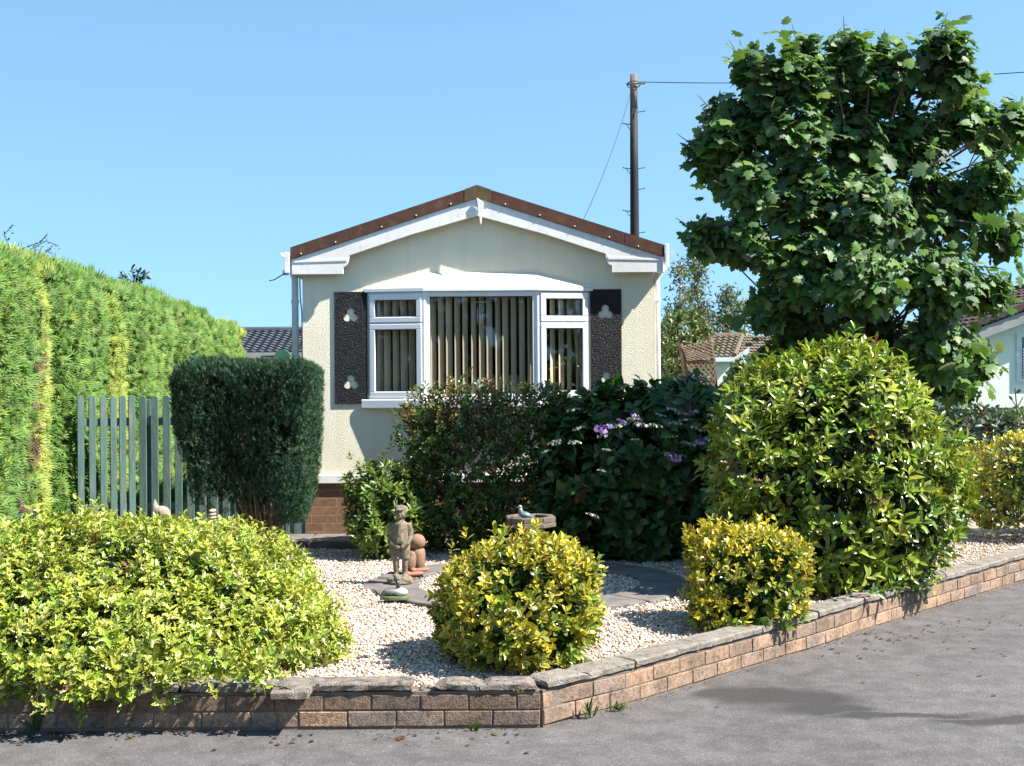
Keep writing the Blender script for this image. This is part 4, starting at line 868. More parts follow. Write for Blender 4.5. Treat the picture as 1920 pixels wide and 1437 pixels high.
# clipped yew, wider at the top, bare stems below
yc = at(470, 850, 10.45); root = thing('clipped_yew', 'dark green flat-topped clipped yew in front of the picket fence', 'shrub', (at(505, 1010, 10.45).x, 10.45, GZ))
fo = FO(); rng = np.random.default_rng(81); n = 19000
zc_, hz_ = 1.13, 0.63
P, Nn = shell(n, (yc.x, 10.45, zc_), (0.52, 0.42, hz_), 9.0, 0.88, 1.0, 0.06, 8, 82, None, rng, 0.14)
P[:, 0] += (zc_ - P[:, 2]).clip(0) * 0.08
keep = rng.random(n) < np.clip((P[:, 2] - 0.58) / 0.3 + np.where(P[:, 0] > yc.x + 0.25, 0.8, 0.0), 0.05, 1) * np.where(n3(P, 9, 88) < -0.55, 0.35, 1); P, Nn = P[keep], Nn[keep]; n = len(P)
D = unit(Nn * 0.5 + UP * 1.0 + rng.normal(0, 0.3, P.shape))
c = vary(pick([(0.026, 0.066, 0.032), (0.040, 0.088, 0.044), (0.016, 0.042, 0.022), (0.07, 0.06, 0.03)], [40, 28, 27, 5], n, rng), n, 0.15, rng, 0.05) * (1 + 0.35 * n3(P, 10, 89))[:, None].clip(0.6, 1.4)
sprigs(fo, L_TUFT, P, D, 3, 0.035, 0.052, 0.6, 0.12, c, c * 1.35, 0.4, False, rng)
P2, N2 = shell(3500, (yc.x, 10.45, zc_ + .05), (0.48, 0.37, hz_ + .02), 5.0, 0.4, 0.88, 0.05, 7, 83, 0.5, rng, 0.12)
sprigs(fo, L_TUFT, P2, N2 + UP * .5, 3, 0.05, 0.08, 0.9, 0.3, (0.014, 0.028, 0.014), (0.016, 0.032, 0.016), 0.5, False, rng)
fo.build('foliage', M['needle'], root)
mb = MB(); mb_core = MB()
for i in range(64):
    b = Vector((at(505, 1010, 10.45).x + rng.uniform(-.06, .06), 10.45 + rng.uniform(-.06, .06), GZ - 0.02)); a = rng.uniform(0, 6.28); e = Vector((yc.x + 0.40 * math.cos(a) * rng.uniform(.4, 1), 10.45 + 0.33 * math.sin(a) * rng.uniform(.4, 1), rng.uniform(0.9, 1.5)))
    m1 = b.lerp(e, 0.35) + Vector((0, 0, -0.08)) + Vector((0.03 * math.cos(a), 0.03 * math.sin(a), 0)); mb.tube([b, m1, b.lerp(e, .7), e], [0.015, 0.011, 0.008, 0.004], 6, False)
obj('stem', mb, M['twig'], root, smooth=True)

# ================================================================== SYCAMORE
tb = Vector((2.78, 10.2, GZ - 0.03))
tree = thing('sycamore_tree', 'leafy young sycamore tree rising behind the large glossy shrub', 'tree', tb)
rng = np.random.default_rng(91); cc = np.array((2.72, 9.98, 2.92)); cr_ = np.array((1.24, 0.92, 1.27)); fo = FO()
lobes = [(1398, 108, 26), (1505, 82, 30), (1593, 72, 30), (1662, 94, 28), (1770, 62, 30), (1788, 95, 36), (1345, 203, 25), (1312, 272, 24), (1914, 212, 26), (1310, 432, 24), (1435, 140, 55), (1505, 130, 62), (1590, 115, 66), (1665, 135, 70), (1775, 125, 52), (1815, 205, 66), (1882, 235, 50), (1405, 225, 62), (1350, 248, 36), (1490, 235, 80), (1600, 235, 88), (1715, 250, 84), (1868, 330, 58), (1405, 330, 70), (1345, 312, 34), (1510, 360, 92), (1640, 380, 98), (1775, 370, 92), (1880, 430, 50), (1400, 440, 66), (1338, 442, 32), (1500, 490, 86), (1625, 520, 92), (1760, 520, 90), (1862, 540, 52), (1440, 570, 52), (1530, 615, 78), (1650, 640, 88), (1765, 640, 74), (1835, 672, 34), (1700, 740, 60), (1600, 720, 60), (1460, 660, 44), (1790, 712, 30)]
Pl = []; Nl = []; lobe_c = []
for li, (px, py, rp) in enumerate(lobes):
    edge = math.hypot((px - 1630) / 330, (py - 400) / 380); yy = 9.98 + rng.uniform(-0.75, 0.55) * max(0.25, 1 - edge * 0.6)
    c0 = at(px, py, yy); rr = rp / F * yy * (0.86 if rp > 40 else 1.0); lobe_c.append(c0)
    p_, q_ = shell(int(14 + 1480 * rr * rr), c0, (rr, rr * 0.9, rr * 0.85), 2.0, 0.55, 1.0, 0.2, 6, 500 + li, 1.0, rng); Pl.append(p_); Nl.append(unit(q_ + unit(p_ - cc) * 0.6))
P, Nn = np.concatenate(Pl), np.concatenate(Nl)
P2, N2 = shell(130, cc, cr_ * 0.75, 2.3, 0.3, 0.9, 0.1, 4, 93, 1.25, rng)
shoots = [((1398, 75), (1430, 170)), ((1505, 62), (1520, 150)), ((1593, 48), (1600, 130)), ((1665, 72), (1660, 140)), ((1772, 32), (1790, 190)), ((1785, 80), (1800, 200)), ((1345, 185), (1400, 270)), ((1308, 262), (1400, 300)), ((1320, 300), (1420, 320)), ((1300, 430), (1400, 430)), ((1320, 455), (1420, 460)), ((1340, 340), (1430, 380)), ((1910, 190), (1850, 250)), ((1918, 260), (1850, 300)), ((1850, 130), (1820, 220)), ((1900, 420), (1840, 420)), ((1880, 690), (1790, 640)), ((1845, 730), (1780, 680)), ((1700, 745), (1700, 650)), ((1910, 510), (1830, 500)), ((1372, 585), (1450, 570)), ((1470, 50), (1490, 130)), ((1545, 95), (1550, 160)), ((1700, 60), (1700, 140)), ((1420, 120), (1450, 190)), ((1795, 40), (1805, 150)), ((1830, 150), (1810, 230)), ((1330, 230), (1400, 290)), ((1312, 415), (1390, 440)), ((1905, 300), (1840, 330)), ((1820, 640), (1750, 600)), ((1865, 655), (1800, 620)), ((1560, 70), (1570, 160)), ((1620, 70), (1630, 150)), ((1735, 90), (1740, 170))]
tw = MB(); EP = []; EN = []
for (a, b) in shoots:
    yy = 9.9 + rng.uniform(-0.35, 0.25); A_, B_ = at(*a, yy), at(*b, yy + rng.uniform(-.1, .1)); Ccen = Vector(cc)
    tw.tube([Ccen.lerp(B_, 0.5), B_, A_.lerp(B_, 0.5) + Vector((0, 0, .01)), A_.lerp(B_, 0.3)], [0.010, 0.006, 0.004, 0.002], 5, False)
    L_n = max(3, int((A_ - B_).length / 0.085))
    for i in range(L_n):
        t_ = i / (L_n - 1); EP += [A_.lerp(B_, t_)] * (2 if t_ > .55 else 1); EN += [(A_ - B_).normalized()] * (2 if t_ > .55 else 1)
EP, EN = np.array(EP), np.array(EN)
def syc_col(n): return vary(pick([(0.070, 0.138, 0.042), (0.090, 0.168, 0.042), (0.050, 0.104, 0.042), (0.13, 0.21, 0.05), (0.14, 0.195, 0.115)], [27, 26, 20, 15, 12], n, rng), n, 0.14, rng, 0.06)  # the pale bluish tone paints leaf sheen into the colour
def maple_leaves(P, D, k, axis, size):
    n = len(P); D = unit(D); U = unit(np.cross(D, rng.normal(size=(n, 3)))); Wv = np.cross(D, U); ph0 = rng.uniform(0, 6.28, n)
    for j in range(k):
        t_ = j / max(k - 1, 1); ph = ph0 + j // 2 * pi / 2 + j % 2 * pi + rng.normal(0, .3, n); rad = U * np.cos(ph)[:, None] + Wv * np.sin(ph)[:, None]
        X = D * 0.35 + rad * 0.75 + np.array((0, -0.1, -0.55)) * rng.uniform(0.3, 1.3, (n, 1)) + rng.normal(0, .2, (n, 3))
        Nn_ = UP * 0.75 + D * 0.5 + np.array((0.25, -0.35, 0)) + rng.normal(0, .38, (n, 3))
        sz = size * rng.uniform(0.45, 1.2, n) * (1.0 - 0.35 * t_); pos = P + D * ((t_ - 1) * axis) + unit(X) * (sz * 0.42)[:, None]
        c_ = syc_col(n); fo.put(L_MAPLE, pos, X, Nn_, sz, c_, c_ * np.array((1.12, 1.1, 1.0)))
maple_leaves(P, unit(Nn + UP * 0.6 + rng.normal(0, .35, P.shape)), 6, 0.20, 0.119)
maple_leaves(P2, unit(N2 + UP * 0.4 + rng.normal(0, .5, P2.shape)), 5, 0.22, 0.165)
maple_leaves(EP, unit(EN + rng.normal(0, .35, EP.shape)), 4, 0.07, 0.135)
fo.build('crown', M['sycamore'], tree)
mb = MB(); mb.tube([tb, tb + Vector((0.01, -.02, 0.7)), tb + Vector((-0.03, -.08, 1.5)), tb + Vector((-0.08, -.15, 2.4)), Vector(cc) + Vector((0, 0, 0.5))], [0.085, 0.07, 0.06, 0.045, 0.02], 10); obj('trunk', mb, M['bark'], tree, smooth=True)
for c0 in lobe_c:
    c0 = c0 + Vector((0, 0.15, 0)); h0 = tb + Vector((-0.06, 0.05, min(max(c0.z - 1.0, 0.9), 2.5))); tw.tube([h0, h0.lerp(c0, .5) + Vector((0, 0, .10)), c0, c0 + (c0 - h0).normalized() * 0.2], [0.016, 0.010, 0.006, 0.002], 6, False)
idx = rng.choice(len(P), 26, replace=False)
for i in idx:
    e = Vector(P[i]); h0 = tb + Vector((-0.06, -0.1, rng.uniform(1.0, 2.6))); m1 = h0.lerp(e, .5) + Vector((0, 0, .08)); tw.tube([h0, m1, e], [0.018, 0.01, 0.003], 5, False)
obj('branch', tw, M['twig'], tree, smooth=True)

# ================================================================== LEFT CONIFER HEDGE (each clipped tree a thing)
HXF = -3.92
def conifer(y0, y1, ztop, gold, label, seed, dens, bulge=0.25, endcap=False, patch=None, x1=None, kind='clipped_conifer'):
    rng = np.random.default_rng(seed); yc_ = (y0 + y1) / 2; hwid = (y1 - y0) / 2; xf = x1 if x1 is not None else HXF
    root = thing(kind, label, 'conifer', (xf - 0.6, yc_, GZ), 'clipped conifers in the tall hedge')
    def surf(u, z):   # u -1..1 along the row, z height -> x of the face
        r_ = np.maximum(1 - np.abs(u) ** 2.6, 0.0) ** 0.5 if endcap is False else np.where(u > 0, np.maximum(1 - np.abs(u) ** 3, 0) ** 0.5, np.maximum(1 - np.abs(u) ** 2.6, 0.0) ** 0.5)
        tp = np.clip((ztop - z) / 0.5, 0, 1); top = 1 - (1 - tp) ** 2.2 * 0.55
        amp = bulge if endcap is False else np.where(u > 0, 0.75, bulge)
        return xf - amp * (1 - r_) - 0.5 * (1 - top) + 0.035 * n3(np.c_[u * hwid * 3, z * 3, z * 0 + seed], 1.6, seed)
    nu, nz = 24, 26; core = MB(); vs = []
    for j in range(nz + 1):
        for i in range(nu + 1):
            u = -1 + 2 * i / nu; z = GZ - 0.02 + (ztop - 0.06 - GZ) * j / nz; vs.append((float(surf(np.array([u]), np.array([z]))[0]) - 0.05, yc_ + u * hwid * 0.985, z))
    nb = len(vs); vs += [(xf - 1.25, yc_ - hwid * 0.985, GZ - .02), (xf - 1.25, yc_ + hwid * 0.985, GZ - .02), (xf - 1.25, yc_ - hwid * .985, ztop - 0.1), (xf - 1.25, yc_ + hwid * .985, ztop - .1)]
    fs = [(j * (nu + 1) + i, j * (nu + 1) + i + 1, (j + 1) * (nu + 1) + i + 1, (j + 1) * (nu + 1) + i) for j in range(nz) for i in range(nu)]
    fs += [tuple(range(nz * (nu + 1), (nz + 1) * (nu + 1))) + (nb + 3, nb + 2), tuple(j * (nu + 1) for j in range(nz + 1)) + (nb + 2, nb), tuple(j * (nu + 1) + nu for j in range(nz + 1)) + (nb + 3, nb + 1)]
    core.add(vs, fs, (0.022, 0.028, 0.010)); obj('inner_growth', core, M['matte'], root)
    n = int(dens * (y1 - y0) * 2 * 4.6); u = rng.uniform(-1, 1, n); z = GZ + (ztop - GZ) * rng.random(n) ** 0.85
    x = surf(u, z); P = np.c_[x - rng.uniform(0.0, 0.06, n), yc_ + u * hwid, z]
    topm = rng.random(n) < 0.16; P[topm, 0] = xf - 0.08 - rng.random(topm.sum()) * 0.9; P[topm, 2] = ztop - 0.03 - 0.10 * np.maximum(0, (xf - 0.45 - P[topm, 0])) * 0 - np.clip((P[topm, 0] - (xf - 0.35)) / 0.3, 0, 1) ** 2 * 0.16 + rng.uniform(-.03, .03, topm.sum())
    D = np.c_[np.full(n, 0.45), u * 0.25 + 0.35, np.full(n, 0.30)] + rng.normal(0, .45, (n, 3)); D[topm] = np.c_[np.full(topm.sum(), .3), rng.normal(.2, .3, topm.sum()), np.full(topm.sum(), 1.0)]
    thin = (n3(P * (1, 1.6, 1), 7, seed + 5) < -0.62) & (rng.random(n) < 0.7) & ~topm; P, D, u, topm = P[~thin], D[~thin], u[~thin], topm[~thin]; n = len(P)
    g = gold(P, u) if callable(gold) else np.full(n, gold); g = np.clip(g + 1.1 * g * (1 - g) * n3(P, 4.5, seed + 9), 0.01, 1)
    c0 = pick([(0.098, 0.185, 0.034), (0.075, 0.15, 0.030), (0.135, 0.22, 0.042)], [45, 30, 25], n, rng); c1 = pick([(0.25, 0.28, 0.05), (0.19, 0.25, 0.045)], [60, 40], n, rng)
    c = np.where((rng.random(n) < g)[:, None], c1, c0)
    if patch:
        pm = patch(P) > rng.random(n); k2 = pm & (rng.random(n) < 0.55); c[pm] = pick([(0.12, 0.065, 0.045), (0.09, 0.06, 0.045), (0.15, 0.12, 0.04)], [45, 35, 20], pm.sum(), rng); keep = ~k2; P, D, c, topm = P[keep], D[keep], c[keep], topm[keep]; n = len(P)
    c = vary(c, n, 0.16, rng, 0.05); sz = rng.uniform(0.04, 0.085, n) * np.where(rng.random(n) < .3, 1.7, 1.0) * (1 + 0.5 * (topm & (rng.random(n) < .08)))
    fo = FO(); fo.put(L_SPRAY, P, D, np.c_[rng.normal(0.7, .4, n), rng.normal(-.4, .4, n), np.full(n, 0.6)], sz, c * 0.85, c * 1.15); fo.build('foliage', M['needle'], root)
    return root
# the brown bare patch of the nearest tree is defined in picture terms of its height
def patchA(P):
    cz, cy = P[:, 2], P[:, 1]; mid = 10.62 - 0.30 * np.clip((1.9 - cz) / 1.3, -0.6, 1) + 0.05 * np.sin(cz * 7)
    return 0.95 * np.exp(-((cy - mid) / 0.21) ** 2) * np.clip((2.3 - cz) / 0.4, 0, 1) * (0.65 + 0.35 * np.sin(cz * 9 + cy * 4))
def goldA(P, u): return np.clip(1.2 - np.abs(P[:, 1] - (10.80 - 0.10 * (2.2 - P[:, 2]) + 0.10 * np.sin(P[:, 2] * 4))) / 0.30, 0.04, 1)
conifer(8.2, 9.55, 2.72, 0.08, 'bright green clipped conifer at the left edge of the picture', 101, 1500)
conifer(9.5, 11.08, 2.66, goldA, 'clipped conifer with yellow streaks and a brown bare patch', 102, 1900, patch=patchA)
conifer(11.0, 12.7, 2.66, 0.04, 'green clipped conifer standing just behind the picket gate', 103, 1700)
conifer(12.45, 13.0, 2.50, lambda P, u: 0.72 + 0.2 * np.sin(P[:, 2] * 5), 'narrow golden conifer between two green ones in the hedge', 104, 2000, 0.10, kind='golden_conifer')
conifer(12.85, 15.0, 2.60, 0.05, 'wide green clipped conifer beyond the narrow golden one', 105, 1300, 0.20)
conifer(14.9, 17.1, 2.52, 0.08, 'green clipped conifer second from the far end of the hedge', 106, 1100, 0.18)
conifer(17.0, 19.2, 2.38, lambda P, u: np.clip((P[:, 1] - 18.3) / 0.45, 0.1, 1), 'gold-tipped conifer closing the far end of the hedge', 107, 1100, 0.18, True)
# saplings poking above the hedge
def sapling(pts, Y, label, name='sapling', leafsize=0.05, nl=5):
    base = at(*pts[0][0], Y); root = thing(name, label, 'sapling', (base.x, Y, GZ)); mb = MB(); fo = FO(); rng = np.random.default_rng(int(pts[0][0][0]) + 3)
    mb.tube([(base.x, Y, GZ), base], [0.02, 0.012], 6)
    P = []
    for ln in pts:
        w = [at(px, py, Y + rng.uniform(-.05, .05)) for px, py in ln]; mb.tube(w, [0.008] + [0.004] * (len(w) - 1), 5, False)
        for a, b in zip(w, w[1:]):
            for t_ in np.linspace(0.3, 1, 4): P.append(a.lerp(b, t_))
    obj('stem', mb, M['bark'], root, smooth=True); P = np.array(P)
    c = vary(pick([(0.05, 0.075, 0.03), (0.10, 0.09, 0.05), (0.07, 0.10, 0.03)], [50, 25, 25], len(P), rng), len(P), .15, rng)
    sprigs(fo, L_OVAL, P, unit(UP + rng.normal(0, .5, P.shape)), nl, 0.04, leafsize, 1.3, 0.5, c, c, 0.4, False, rng); fo.build('foliage', M['matte'], root)
sapling([[(30, 500), (20, 470), (8, 440), (25, 422)], [(40, 500), (55, 470), (85, 452), (110, 462)], [(20, 490), (45, 465), (75, 455), (88, 440)], [(60, 500), (85, 475), (95, 465)]], 12.4, 'thin twiggy sapling showing above the hedge at the left edge', leafsize=0.035, nl=3)
sapling([[(255, 560), (252, 530), (247, 500)], [(252, 545), (235, 522), (228, 513)], [(253, 545), (268, 522), (272, 512)], [(253, 540), (256, 520), (262, 508)]], 16.2, 'small leafy sapling tip sticking up above the middle of the hedge', leafsize=0.075, nl=5)

# ================================================================== PICKET GATE AND FENCE
def picket(mb, x, y, z0, z1, w=0.058, th=0.02, dx=Vector((1, 0, 0))):
    dy = Vector((-dx.y, dx.x, 0)); o = Vector((x, y, 0)) - dx * w / 2
    prof = [(0, z0), (w, z0), (w, z1 - w * 0.5)] + [(w / 2 + w / 2 * math.cos(a), z1 - w / 2 + w / 2 * math.sin(a)) for a in [pi * k_ / 8 for k_ in range(1, 8)]] + [(0, z1 - w * 0.5)]
    mb.prism([tuple(o + dx * u + Vector((0, 0, z))) for u, z in prof], dy * th)
gx0, gx1 = hx(162), hx(256)
gate = thing('picket_gate', 'weathered blue-green picket gate with close rounded pales', 'gate', (gx1, YH, GZ))
gd = Vector((-(gx1 - gx0), -0.25, 0)).normalized()
for px in (167, 185, 202.5, 218.5, 233, 248):
    t_ = (hx(256) - hx(px)); c_ = Vector((gx1, YH, 0)) + gd * (t_ / abs(gd.x)); mb = MB()
    picket(mb, c_.x, c_.y, GZ + 0.05, hz(742, px=px) + random.uniform(-.008, .008), 0.058, 0.02, -gd); obj('picket', mb, M['fence_wood'], gate, bevel=0.003)
for py in (791, 952):
    mb = MB(); z = hz(py, px=210); a_ = Vector((gx1, YH, z - 0.035)) + Vector((0, 0.025, 0)); mb.obox(a_ + gd * 0.02, gd * 0.47, Vector((-gd.y, gd.x, 0)) * -0.03, (0, 0, 0.07)); obj('rail', mb, M['fence_wood'], gate, bevel=0.003)
fence = thing('picket_fence', 'blue-green picket fence panel running behind the dark yew to the house', 'fence', (hx(400), YH + 0.05, GZ))
for i in range(14):
    px = 265 + i * 22.3; mb = MB(); picket(mb, hx(px), YH + 0.02, GZ + 0.02, hz(742, px=px) + random.uniform(-.006, .006), 0.066, 0.022); obj('picket', mb, M['fence_wood'], fence, bevel=0.003)
for py in (791, 950):
    mb = MB(); z = hz(py, px=300); mb.box(hx(258), hx(562), YH + 0.044, YH + 0.075, z - 0.035, z + 0.035); obj('rail', mb, M['fence_wood'], fence, bevel=0.003)
mb = MB(); mb.box(hx(258), hx(258) + 0.09, YH + 0.078, YH + 0.165, GZ - 0.05, hz(750, px=258)); obj('post', mb, M['fence_wood'], fence, bevel=0.004)

# ================================================================== GARDEN ORNAMENTS
# boy statue: one fused surface
q = on(748, 1094, GZ + 0.02); S = thing('boy_statue', 'lichen-covered stone statue of a boy in a cap standing on the slabs', 'statue', q)
mb = MB(); X, Y, Z = q.x + 0.012, q.y, q.z; v = lambda x, y, z: (X + x, Y + y, Z + z)
mb.sphere(v(0, 0, 0.028), (0.088, 0.075, 0.036), 20, 10); mb.lathe(v(0, 0, 0), [(0.085, 0), (0.092, 0.012), (0.08, 0.03)], 20)
mb.sphere(v(0.035, -0.04, 0.03), (0.05, 0.04, 0.028)); mb.sphere(v(-0.05, -0.02, 0.03), (0.05, 0.04, 0.026))
for s_ in (-1, 1):
    mb.tube([v(0.030 * s_, 0.005, 0.05), v(0.031 * s_, 0.0, 0.11), v(0.033 * s_, -0.002, 0.165), v(0.034 * s_, 0, 0.19)], [0.018, 0.021, 0.023, 0.025], 12)   # shins in long socks
    mb.sphere(v(0.032 * s_, -0.018, 0.058), (0.019, 0.034, 0.014), 12, 8)                                                                     # shoes
    mb.tube([v(0.034 * s_, 0, 0.172), v(0.034 * s_, 0, 0.24), v(0.030 * s_, 0, 0.31)], [0.033, 0.036, 0.040], 14)                             # breeches
    mb.tube([v(0.052 * s_, 0.0, 0.425), v(0.070 * s_, 0.002, 0.375), v(0.072 * s_, -0.008, 0.325), v(0.052 * s_, -0.035, 0.285), v(0.028 * s_, -0.046, 0.268)], [0.022, 0.023, 0.021, 0.018, 0.014], 12)
    mb.sphere(v(0.018 * s_, -0.050, 0.262), (0.016, 0.012, 0.018), 10, 8)                                                                     # hands meeting in front
    mb.sphere(v(0.040 * s_, 0.0, 0.497), (0.009, 0.011, 0.014), 8, 6)                                                                        # ears
mb.tube([v(0, 0, 0.285), v(0, 0.002, 0.33), v(0, 0.002, 0.385), v(0, 0.002, 0.425), v(0, 0.002, 0.447)], [0.060, 0.057, 0.058, 0.050, 0.024], 18)   # jacket
mb.tube([v(0, 0, 0.435), v(0, 0, 0.465)], [0.022, 0.022], 10)
mb.sphere(v(0.0, -0.002, 0.498), (0.040, 0.042, 0.048), 18, 12); mb.sphere(v(0, -0.044, 0.492), (0.007, 0.010, 0.010), 8, 6); mb.sphere(v(0, -0.036, 0.474), (0.018, 0.010, 0.012), 10, 6)
for s_ in (-1, 1): mb.sphere(v(0.02 * s_, -0.034, 0.485), (0.012, 0.01, 0.012), 8, 6)
mb.sphere(v(0.004, 0.004, 0.533), (0.047, 0.048, 0.020), 18, 8); mb.sphere(v(0.0, -0.04, 0.524), (0.034, 0.018, 0.007), 14, 6); mb.sphere(v(0.025, 0.012, 0.515), (0.030, 0.04, 0.03), 12, 8)
mb.prism([v(-0.012, -0.060, 0.43), v(0.012, -0.060, 0.43), v(0.02, -0.064, 0.30), v(-0.02, -0.064, 0.30)], (0, 0.01, 0))
obj('statue_body', mb, M['stone_fig'], S, remesh=0.0045)
# terracotta pot figure
q = on(779, 1078, GZ + 0.025); S = thing('terracotta_figure', 'seated rounded terracotta figure behind the boy statue', 'garden ornament', q); X, Y, Z = q.x, q.y, q.z; v = lambda x, y, z: (X + x, Y + y, Z + z)
mb = MB(); mb.sphere(v(0.012, 0.03, 0.238), (0.062, 0.062, 0.058), 22, 14); obj('head', mb, M['terra'], S, smooth=True)
mb = MB(); mb.lathe(v(0.02, 0.03, 0.02), [(0.02, 0), (0.042, 0.01), (0.05, 0.07), (0.052, 0.13), (0.046, 0.165), (0.025, 0.172)], 22); obj('body', mb, M['terra'], S, smooth=True)
mb = MB(); mb.sphere(v(-0.035, -0.01, 0.085), (0.042, 0.04, 0.078), 16, 12, Matrix.Rotation(0.22, 3, 'Y')); mb.sphere(v(-0.02, 0.0, 0.13), (0.036, 0.036, 0.055), 14, 10, Matrix.Rotation(-0.3, 3, 'Y')); obj('thigh', mb, M['terra'], S, smooth=True)
for (dx, dy, dz) in ((0.035, -0.06, 0.03), (0.0, -0.10, 0.008)):
    mb = MB(); mb.sphere(v(dx, dy, dz + 0.012), (0.075, 0.035, 0.018), 16, 8, Matrix.Rotation(-0.12, 3, 'Y')); mb.sphere(v(dx - 0.045, dy - .01, dz + 0.014), (0.025, 0.025, 0.02), 10, 8); obj('foot', mb, M['terra_pale'], S, smooth=True)
# duck
q = on(741, 1124, GZ + 0.028); S = thing('duck_ornament', 'small glazed duck ornament on a green base near the slab edge', 'garden ornament', q); X, Y, Z = q.x, q.y, q.z; v = lambda x, y, z: (X + x, Y + y, Z + z)
mb = MB(); mb.prism([v(0.10 * math.cos(a) * (1 + 0.08 * math.sin(3 * a)), 0.06 * math.sin(a), 0) for a in [2 * pi * k_ / 20 for k_ in range(20)]], (0, 0, 0.024)); obj('base', mb, M['duck_base'], S, bevel=0.005, seg=2)
mb = MB(); mb.sphere(v(0.035, 0, 0.048), (0.048, 0.035, 0.028), 16, 10); obj('body', mb, M['duck_white'], S, smooth=True)
mb = MB(); mb.sphere(v(-0.025, 0.005, 0.048), (0.058, 0.036, 0.026), 16, 10); mb.tube([v(-0.06, .005, .05), v(-0.09, .005, .035)], [0.02, 0.005], 8); obj('wing', mb, M['duck_grey'], S, smooth=True)
mb = MB(); mb.tube([v(0.022, 0, 0.065), v(0.018, -.002, 0.10), v(0.012, -.004, 0.125)], [0.016, 0.012, 0.013], 10); mb.sphere(v(0.008, -0.006, 0.132), (0.02, 0.016, 0.016), 12, 8); mb.tube([v(-0.008, -.008, .130), v(-0.034, -.01, .124)], [0.008, 0.004], 8); obj('head', mb, M['duck_dark'], S, smooth=True)
# birdbath with a ceramic bird
bq = at(995, 985, 9.65); bz = at(995, 968, 9.65).z
S = thing('birdbath', 'octagonal stone birdbath on a sandy pedestal in front of the hedge', 'birdbath', (bq.x, 9.65, GZ))
mb = MB(); c0 = (bq.x, 9.65, 0)
mb.lathe(c0, [(0.10, bz - 0.085), (0.198, bz - 0.075), (0.200, bz - 0.042), (0.190, bz - 0.040)], 8, pi / 8 + .1); obj('lower_tier', mb, M['bath_stone'], S, bevel=0.004)
mb = MB(); n = 8
for i in range(8):
    a0, a1 = 2 * pi * i / 8 + pi / 8 + .1 + 0.012, 2 * pi * (i + 1) / 8 + pi / 8 + .1 - 0.012; p = lambda r_, a: (bq.x + r_ * math.cos(a), 9.65 + r_ * math.sin(a), bz - 0.0395)
    mb.prism([p(0.135, a0), p(0.196, a0), p(0.196, a1), p(0.135, a1)], (0, 0, 0.0395 + random.uniform(-.002, .002)))
obj('rim_stone', mb, M['bath_stone'], S, bevel=0.005)
mb = MB(); mb.lathe(c0, [(0.13, bz - 0.039), (0.13, bz - 0.025)], 16); obj('basin', mb, M['soil'], S)
mb = MB(); mb.lathe(c0, [(0.11, GZ), (0.11, GZ + 0.05), (0.085, GZ + 0.06), (0.07, bz - 0.12), (0.082, bz - 0.086)], 4, pi / 4); obj('pedestal', mb, M['sandstone'], S, bevel=0.006)
q = Vector((at(981, 970, 9.6).x, 9.56, bz - 0.004)); S = thing('bird_ornament', 'grey and teal ceramic bird sitting in the birdbath', 'bird ornament', q); v = lambda x, y, z: (q.x + x, q.y + y, q.z + z)
mb = MB(); mb.sphere(v(0.014, 0, 0.022), (0.05, 0.03, 0.026), 16, 10, Matrix.Rotation(0.25, 3, 'Y')); mb.tube([v(0.05, 0, .014), v(0.085, 0, .004)], [0.014, 0.006], 8); obj('body', mb, M['pigeon_teal'], S, smooth=True)
mb = MB(); mb.tube([v(-0.012, 0, 0.03), v(-0.02, 0, 0.058), v(-0.022, 0, 0.075)], [0.023, 0.016, 0.015], 12); mb.sphere(v(-0.024, 0, 0.082), (0.017, 0.015, 0.016), 12, 8); mb.tube([v(-0.038, 0, .082), v(-0.052, 0, .078)], [0.005, 0.002], 6); obj('head', mb, M['pigeon_grey'], S, smooth=True)
# stone bird and shell behind the holly
q = at(300, 958, 8.85); S = thing('stone_bird', 'pale stone bird with upright tail showing over the golden holly', 'garden ornament', (q.x, 8.85, GZ)); v = lambda x, y, z: (q.x + x, 8.85 + y, q.z + z)
mb = MB(); mb.sphere(v(0.012, 0, -0.02), (0.062, 0.05, 0.055), 16, 10); mb.tube([v(-0.032, 0, -0.02), v(-0.034, 0, 0.03), v(-0.036, 0, 0.062), v(-0.034, 0, 0.08)], [0.03, 0.024, 0.013, 0.006], 12); mb.lathe((q.x, 8.85, GZ), [(0.08, 0), (0.06, 0.1), (0.045, q.z - GZ - 0.05)], 14); obj('bird_body', mb, M['pale_stone'], S, remesh=0.006)
q = at(393, 972, 8.7); S = thing('stone_shell', 'ridged whitish stone shell just visible beside the yew', 'garden ornament', (q.x, 8.7, GZ)); mb = MB()
for i in range(6): mb.sphere((q.x + 0.004 * i, 8.7, q.z - 0.06 + 0.022 * i), (0.05 - 0.005 * i, 0.05, 0.014), 16, 8)
mb.lathe((q.x, 8.7, GZ), [(0.07, 0), (0.05, q.z - GZ - 0.05)], 14); obj('shell_body', mb, M['pale_stone'], S, smooth=True)
